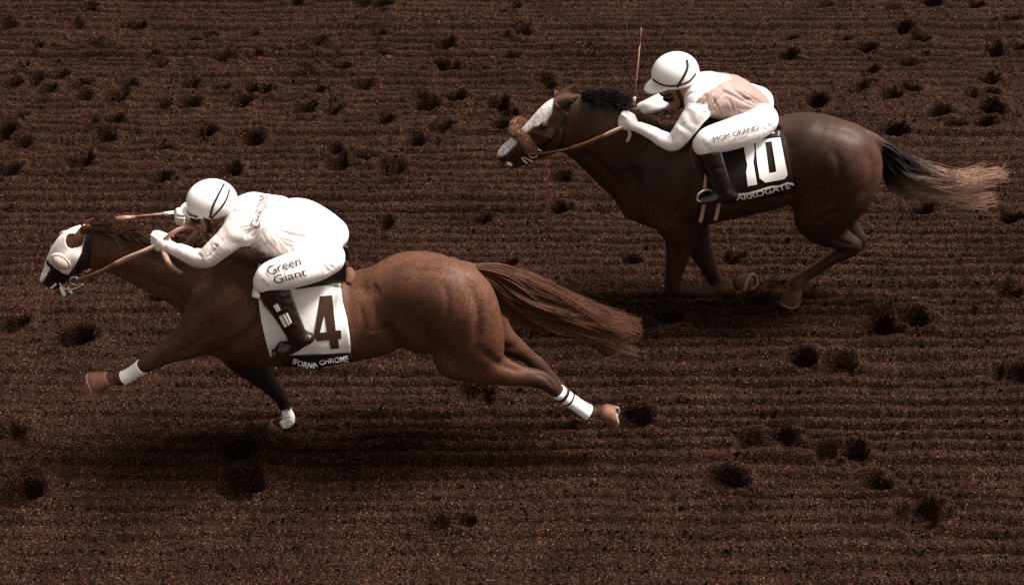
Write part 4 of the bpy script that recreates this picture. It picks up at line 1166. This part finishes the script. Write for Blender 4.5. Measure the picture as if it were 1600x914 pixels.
# ---- saddle cloth of the other horse
c2 = empty('saddle_cloth', (P(1190, 260, Y2)[0], Y2, P(1190, 250, Y2)[2]))
tag(c2, 'black saddle cloth with a white number 10 on the trailing horse', 'saddle cloth')
sheet2, cm2 = patch('sheet', bar2, Y2, [(1096,214),(1095,240),(1096,270),(1100,300),(1106,320)], [(1222,196),(1228,220),(1234,250),(1240,284),(1243,301)], 36, 30, .010, .006, M['cloth_black'], c2, sag=3, seed=5, wav=.006)
cb2 = bvh_of(*cm2); K4 = 5.375
poly_decal('numeral', [cc([(545,245),(632,225),(640,300),(628,400),(660,580),(582,597),(568,480),(578,420),(560,340)], 1060, 180, K4)], cb2, Y2 - .28, M['print_white'], c2, .005)
poly_decal('numeral', [cc([(645,200),(660,180),(800,150),(852,180),(916,500),(890,535),(730,565),(680,530),(660,400),(650,280)], 1060, 180, K4),
                       cc([(728,235),(783,222),(822,475),(760,487)], 1060, 180, K4)], cb2, Y2 - .28, M['print_white'], c2, .005)
text_decal('name_lettering', 'ARROGATE', [(1150,312.5),(1175,309),(1205,301),(1235,293)], 8.5, cb2, Y2 - .28, M['print_white'], c2, serif=True, off=.005, bold=.010)
pl = spline([(1152,302),(1168,300.5),(1185,296),(1203,290.5),(1218,289),(1230,284.5),(1240,286.5)], 5)
poly_decal('piping', [[tuple(p) for p in pl] + [(p[0], p[1] + 3.0) for p in pl[::-1]]], cb2, Y2 - .28, M['print_white'], c2, .005)

M['print_mid'] = material('outline_print', (0.055, 0.028, 0.02), 0.7, 0.1)
# ---- printed lettering on clothing
pb1, pb2 = bvh_of(*jk1['breeches']), bvh_of(*jk2['breeches'])
text_decal('thigh_lettering', 'Green', [(421,431),(445,422),(471,414)], 14.5, pb1, Y1 - .3, M['print_dark'], jk1['breeches_o'], bold=.002, off=.006)
text_decal('thigh_lettering', 'Giant', [(429.5,443.5),(455,436),(479,430)], 13.0, pb1, Y1 - .3, M['print_dark'], jk1['breeches_o'], bold=.002, off=.006)
text_decal('thigh_lettering', 'MGM GRAND', [(1115,222.5),(1150,213),(1186,202.5)], 8.0, pb2, Y2 - .3, M['print_dark'], jk2['breeches_o'], serif=True, off=.005)
text_decal('thigh_lettering', 'LAS VEGAS', [(1142,221),(1155,217.5),(1167,213.5)], 2.6, pb2, Y2 - .3, M['print_dark'], jk2['breeches_o'])
sb1 = bvh_of(*jk1['shirt'])
text_decal('shoulder_lettering', 'CHROM', [(404,357),(410,340),(416,324),(420,310)], 15, sb1, Y1 - .2, M['print_mid'], jk1['shirt_o'], off=.006, bold=-.012)
for ln in ([(519,364),(524,367),(528,371)], [(523,378),(526,373),(530,376)], [(526,384),(530,387),(532,382)]):
    pts = spline(ln, 4); poly_decal('hip_mark', [[tuple(p) for p in pts] + [(p[0] + .4, p[1] + 1.2) for p in pts[::-1]]], pb1, Y1 - .1, M['brown'], jk1['breeches_o'])

kb = bvh_of(*jk1['boot'][:2])
for ql in ([(436,494),(440,492),(449,509),(445,511)], [(441.5,491.5),(445,490),(453,506),(450.5,508)], [(446.5,489),(449,488),(456,503),(454,505)], [(427,477),(434,474),(439,484),(433,487)]):
    poly_decal('boot_label', [ql], kb, Y1 - .33, M['print_white'], jk1['boot'][2], .004)
# ---- saddles
def saddle(Yh, bar, label, flap_l, flap_r, cantle, knee, leather, iron, girths, iron_mat, lead_mat, loc):
    s = empty('saddle', (*P(*loc, Yh)[:2], P(*loc, Yh)[2])); tag(s, label, 'saddle')
    for sg in (0, 1):
        o, (v, f) = patch('flap', bar, Yh, flap_l, flap_r, 16, 10, .022, .014, M['black'], s, seed=3, wav=.002)
        if sg:
            v = v.copy(); v[:, 1] = 2 * Yh - v[:, 1]; bpy.data.objects.remove(o); mesh_obj('flap', v, [q[::-1] for q in f], M['black'], s)
    st = stations([(x, y, r, 2.2, 0) for x, y, r in cantle], Yh)
    fl = field_for([st], .006); fl.tube(st, .01); v, q = fl.mesh(1); mesh_obj('seat', v, q, M['black'], s)
    if knee:
        o, _ = patch('knee_pad', bar, Yh, knee[0], knee[1], 6, 12, .028, .012, M['pad'], s, wav=.003, seed=8)
    for sg in (-1, 1):
        pts = [drape_pt(bar, Yh, a, b, .036) for a, b in spline(leather, 5)]
        pts = np.array(pts)
        if sg > 0: pts[:, 1] = 2 * Yh - pts[:, 1]
        v, f = strap_mesh(pts, (1, 0, 0), .018, .004); ob = mesh_obj('stirrup_leather', v, f, lead_mat, s)
        pts = np.array([P(a, b, Yh + y) for a, b, y in iron]); pts = spline(pts, 5)
        if sg > 0: pts[:, 1] = 2 * Yh - pts[:, 1]
        v, f = tube_mesh(pts, .006, 8); mesh_obj('stirrup_iron', v, f, iron_mat, s)
    for g in girths:
        pts = np.array([drape_pt(bar, Yh, a, b, .020) for a, b in spline(g, 5)])
        v, f = strap_mesh(pts, (1, 0, .1), .020, .005); mesh_obj('girth', v, f, lead_mat, s)
    return s
s1 = saddle(Y1, bar1, 'small black racing saddle under the jockey of the leading horse',
       [(440,412),(446,430),(462,452)], [(540,410),(543,424),(540,441)], [(432,412,8),(470,420,9),(510,424,10),(538,418,13)],
       ([(404,448),(404,462),(412,478),(424,492)], [(420,448),(424,466),(430,480),(434,490)]), [(440,440),(446,470),(452,505),(450,535)],
       [(434,556,-.345),(432,544,-.35),(440,534,-.34),(450,540,-.28),(449,552,-.26),(442,558,-.30),(434,556,-.345)], [], M['black'], M['black'], (490, 420))
s2 = saddle(Y2, bar2, 'small black racing saddle under the jockey of the trailing horse',
       [(1110,190),(1114,205),(1126,226)], [(1212,186),(1222,200),(1220,214)], [(1108,184,8),(1140,190,9),(1180,194,10),(1206,190,11)],
       None, [(1112,222),(1107,250),(1103,275),(1101,297)],
       [(1089,313,-.345),(1091,304,-.345),(1099,298,-.33),(1110,297,-.30),(1113,308,-.27),(1102,317,-.30),(1089,313,-.345)],
       [[(1101,312),(1098,330),(1094,348)], [(1124,314),(1121,330),(1117,345)]], M['steel'], M['rein'], (1160, 190))
# knee rolls, pale pads showing in front of the knees
patch('knee_pad', bar1, Y1, [(404,414),(397,438),(393,464)], [(416,416),(411,444),(405,468)], 4, 12, .040, .010, M['cream_silk'], s1, wav=.003, seed=11)
v, q = (lambda f: f.mesh(1))((lambda st: (lambda f: (f.tube(st, .01), f)[1])(field_for([st], .006)))(stations([(1081,228,3.5,1.0,-.24),(1080,245,3.5,.8,-.26),(1086,264,2.5,.7,-.28)], Y2)))
mesh_obj('knee_pad', v, q, M['pad'], s2)
st = stations([(546,424,7,1,-.10),(548,432,8,.8,-.14),(545,441,6,.7,-.17)], Y1); f_ = field_for([st], .006); f_.tube(st, .01); v, q = f_.mesh(1)
mesh_obj('cantle_roll', v, q, M['pad'], s1)

# ---- eye hood of the leader
hd = empty('eye_hood', tuple(P(120, 385, Y1))); tag(hd, 'white eye hood with a gauze eye cup on the leading horse', 'hood')
Hs = [S1['head'][0], S1['jaw'][0], S1['neck'][0][-7:]]
hf = field_for(Hs, .0045, .04)
for s_ in Hs: hf.tube(s_, .03, grow=.007)
for sg in (-1, 1):
    q = P(118, 404, Y1 - .065); q[1] = Y1 + sg * .067; hf.ell(q, (.060, .030, .050), math.radians(30), .03)
def hood_clip(X, Y, Z):
    X, Y, Z = np.broadcast_arrays(X, Y, Z)
    q = np.stack([X, Y1 - np.abs(Y - Y1), Z], -1).astype(float)
    a, b = to_px(q)
    d = poly_sd(a, b, [(152,338),(139,352),(135,366),(131,384),(127,396),(121,408),(115,419),(107,430),(97,427),(84,414),(79,414),(60,412),(60,380),(90,330)])
    hole = 1 - np.hypot((a - 112) / 9.5, (b - 377) / 11.5)
    ear = -poly_sd(a, b, [(116,368),(128,352),(137,358),(128,384),(118,388)])
    return np.maximum(np.maximum(d, hole * 10), ear) / 287.0
hf.clip(hood_clip); v, q = hf.mesh(1); mesh_obj('hood', v, q, M['hood'], hd)
for sg in (-1, 1):
    c = P(95, 409, Y1 - .092); c[1] = Y1 + sg * .088
    f_ = Field(c - .09, c + .09, .004); f_.ell(c, (.052, .034, .036), math.radians(-52), .01); v, q = f_.mesh(1)
    ob = mesh_obj('eye_cup', v, q, M['mesh'], hd)
    pts = []
    for a in np.linspace(0, 2 * math.pi, 25):
        x, z = .056 * math.cos(a), .040 * math.sin(a); an = math.radians(-52)
        pts.append(c + np.array([x * math.cos(an) - z * math.sin(an), sg * .012, x * math.sin(an) + z * math.cos(an)]))
    v, f = tube_mesh(pts, .0028, 6, cap=False); mesh_obj('cup_rim', v, f, M['hood'], ob)

# ---- bridles and reins
def bridle(Yh, bvh, label, straps, bitpx, bity, rein, loops, loc, extra=()):
    b = empty('bridle', tuple(P(*loc, Yh))); tag(b, label, 'bridle')
    for nm, line, w, mt in straps: strap_on(nm, line, bvh, Yh, w, mt, b)
    for sg in (-1, 1):
        c = P(*bitpx, Yh - bity); c[1] = Yh + sg * bity
        v, f = ring_mesh(c, .024, .004); mesh_obj('bit_ring', v, f, M['steel'], b)
    for sg in (-1, 1):
        for pts, w, mt in rein:
            p = spline([P(a, c_, Yh + y) for a, c_, y in pts], 6)
            if sg > 0: p[:, 1] = 2 * Yh - p[:, 1]; p[:, 2] -= .07
            v, f = strap_mesh(p, (-.3, -.25, 1), w, .005); mesh_obj('rein', v, f, mt, b)
    for pts, w, mt, wd in loops:
        p = spline([P(a, c_, Yh + y) for a, c_, y in pts], 6)
        v, f = strap_mesh(p, wd, w, .005); mesh_obj('rein', v, f, mt, b)
    for nm, pts, r, mt in extra:
        p = spline([P(a, c_, Yh + y) for a, c_, y in pts], 5)
        v, f = tube_mesh(p, r, 7); mesh_obj(nm, v, f, mt, b)
    return b
bridle(Y1, bvh1, 'dark leather bridle and pale reins on the leading horse',
       [('cheek_strap', [(142,356),(136,375),(131,395),(127,412),(121,428),(118,436)], .022, M['black']),
        ('noseband', [(73,408),(80,415),(90,424),(102,433),(112,440)], .024, M['black']),
        ('throat_strap', [(142,358),(141,380),(139,402),(134,420)], .014, M['black'])],
       (117,439), .075,
       [([(118,440,-.08),(140,432,-.10),(160,424,-.12),(182,412,-.13)], .026, M['rein_dark']), ([(180,413,-.13),(205,401,-.13),(225,393,-.12),(243,385,-.10),(258,383,-.09)], .028, M['rein'])],
       [([(256,376,-.10),(270,364,-.10),(286,356,-.08),(298,354,-.04),(306,359,0.0),(304,368,.03),(294,379,.04)], .022, M['rein'], (-.3, -.25, 1)),
        ([(257,388,-.11),(258,398,-.15),(263,410,-.18),(272,420,-.19),(284,427,-.19)], .028, M['rein'], (1, -.2, .1))], (110, 420),
       [('chin_cord', [(93,442,-.05),(98,449,-.06),(108,452,-.07),(120,450,-.075),(130,444,-.08)], .0045, M['steel']),
        ('tongue_tie', [(96,448,-.06),(98,455,-.065),(101,461,-.065)], .010, M['bandage']),
        ('tongue_tie', [(106,449,-.06),(109,454,-.062),(112,458,-.06)], .007, M['bandage']),
        ('tongue_tie', [(80,450,-.03),(84,447,-.04),(87,444,-.05)], .006, M['bandage'])])
bridle(Y2, bvh2, 'dark leather bridle and tan reins on the trailing horse',
       [('cheek_strap', [(893,156),(887,170),(882,182),(872,202),(856,222),(838,238)], .018, M['black']),
        ('browband', [(868,161),(872,167),(878,173),(884,178)], .016, M['brown']),
        ('throat_strap', [(886,176),(884,196),(880,216),(874,232)], .014, M['black']),
        ('noseband', [(832,232),(842,228),(852,222),(862,214)], .014, M['black'])],
       (833,241), .075,
       [([(834,241,-.08),(862,238,-.09),(893,232,-.11)], .012, M['rein_dark']), ([(890,233,-.11),(920,223,-.13),(947,211,-.13)], .026, M['rein_dark']), ([(945,212,-.13),(960,205,-.12),(974,199,-.10),(986,196,-.09)], .028, M['rein'])],
       [([(982,202,-.10),(984,210,-.12),(982,217,-.13),(979,222,-.13)], .018, M['rein'], (1, -.2, .1))], (850, 210),
       [('bit_bar', [(815,246,-.05),(818,251,-.065),(824,256,-.07)], .005, M['steel']), ('bit_bar', [(818,246,-.06),(826,250,-.07),(832,253,-.075)], .005, M['steel']),
        ('bit_bar', [(840,232,-.085),(842,235,-.09),(846,236,-.085)], .005, M['steel'])])
# sheepskin noseband of the trailing horse
sn = [(829,233,-.085),(821,223,-.088),(811,212,-.072),(805,206,-.038),(804,203,0.0)]
pts = [P(a, b, Y2 + y) for a, b, y in sn]; pts += [np.array([p[0], 2 * Y2 - p[1], p[2]]) for p in pts[-2::-1]]
st = spline([(*p, .025, 1.0) for p in pts], 4); f_ = field_for([st], .005); f_.tube(st, .01); v, q = f_.mesh(1)
nrm = vert_normals(v, q); pick = rng.integers(0, len(v), 2600)
nroll = empty('sheepskin_noseband', tuple(P(813, 215, Y2)))
mesh_obj('roll', v, q, M['fleece'], nroll)
tt_ = np.linspace(0, 1, 4)[None, :, None]; jd = (rng.random((2600, 3)) - .5) * .9
vp = v[pick][:, None, :] + (nrm[pick] + jd)[:, None, :] * tt_ * .012 + np.array([.004, 0, -.002]) * tt_ ** 2
fv, ff = strands(vp, np.full(2600, .0018), np.full(2600, .0008))
tag(mesh_obj('wool', fv, ff, M['fleece'], nroll), kind='stuff')
tag(nroll, 'fluffy brown sheepskin roll across the trailing horse nose', 'noseband')

v, f = uv_ball(P(796, 255.5, Y2 - .035), (.020, .020, .008), tilt=-.5); mesh_obj('teeth', v, f, M['tooth'], horse2)
# ---- leg bandages of the leader
def bandage(st, i0, i1, grow, mat, parent, name='bandage'):
    s = spline(st, 3); a, b = int(i0 * 12), int(i1 * 12)
    s = s[a:b + 1]
    return mesh_obj(name, *tube_mesh(s[:, :3], s[:, 3] * .97 + grow, 18), mat, parent)
bd = bandage(S1['fore_near'][0], 6.05, 8.15, .006, M['bandage'], horse1)
bd = bandage(S1['hind_near'][0], 5.95, 8.7, .006, M['bandage'], horse1)
bandage(S1['hind_near'][0], 6.22, 6.34, .009, M['dark'], bd, 'tape')
bandage(S1['hind_near'][0], 6.62, 6.74, .009, M['dark'], bd, 'tape')

# ---- whips
def whip(label, a, b, c, Yh):
    o = empty('whip', tuple(P(*a[:2], Yh + a[2]))); tag(o, label, 'whip')
    A, B, C = [P(*q[:2], Yh + q[2]) for q in (a, b, c)]
    mesh_obj('grip', *tube_mesh([A, A + (B - A) * .5, B], [.011, .010, .009], 8), M['dark'], o)
    mesh_obj('shaft', *tube_mesh([B, B + (C - B) * .5, C], [.0065, .005, .004], 8), M['whip'], o)
    d = (C - B) / np.linalg.norm(C - B)
    mesh_obj('flap', *strap_mesh([C - d * .02, C + d * .03, C + d * .08], (0, 1, .3), [.012, .022, .020], .004), M['whip'], o)
    mesh_obj('collar', *tube_mesh([B, B + d * .05], [.0095, .009], 8), M['bandage'], o)
whip('slim whip pointing forward beside the helmet of the leading jockey', (300,335,.20), (272,332.5,.20), (205,339,.19), Y1)
whip('slim pale whip held upright by the trailing jockey', (995,186,.035), (990,164,.04), (1000,66,.06), Y2)
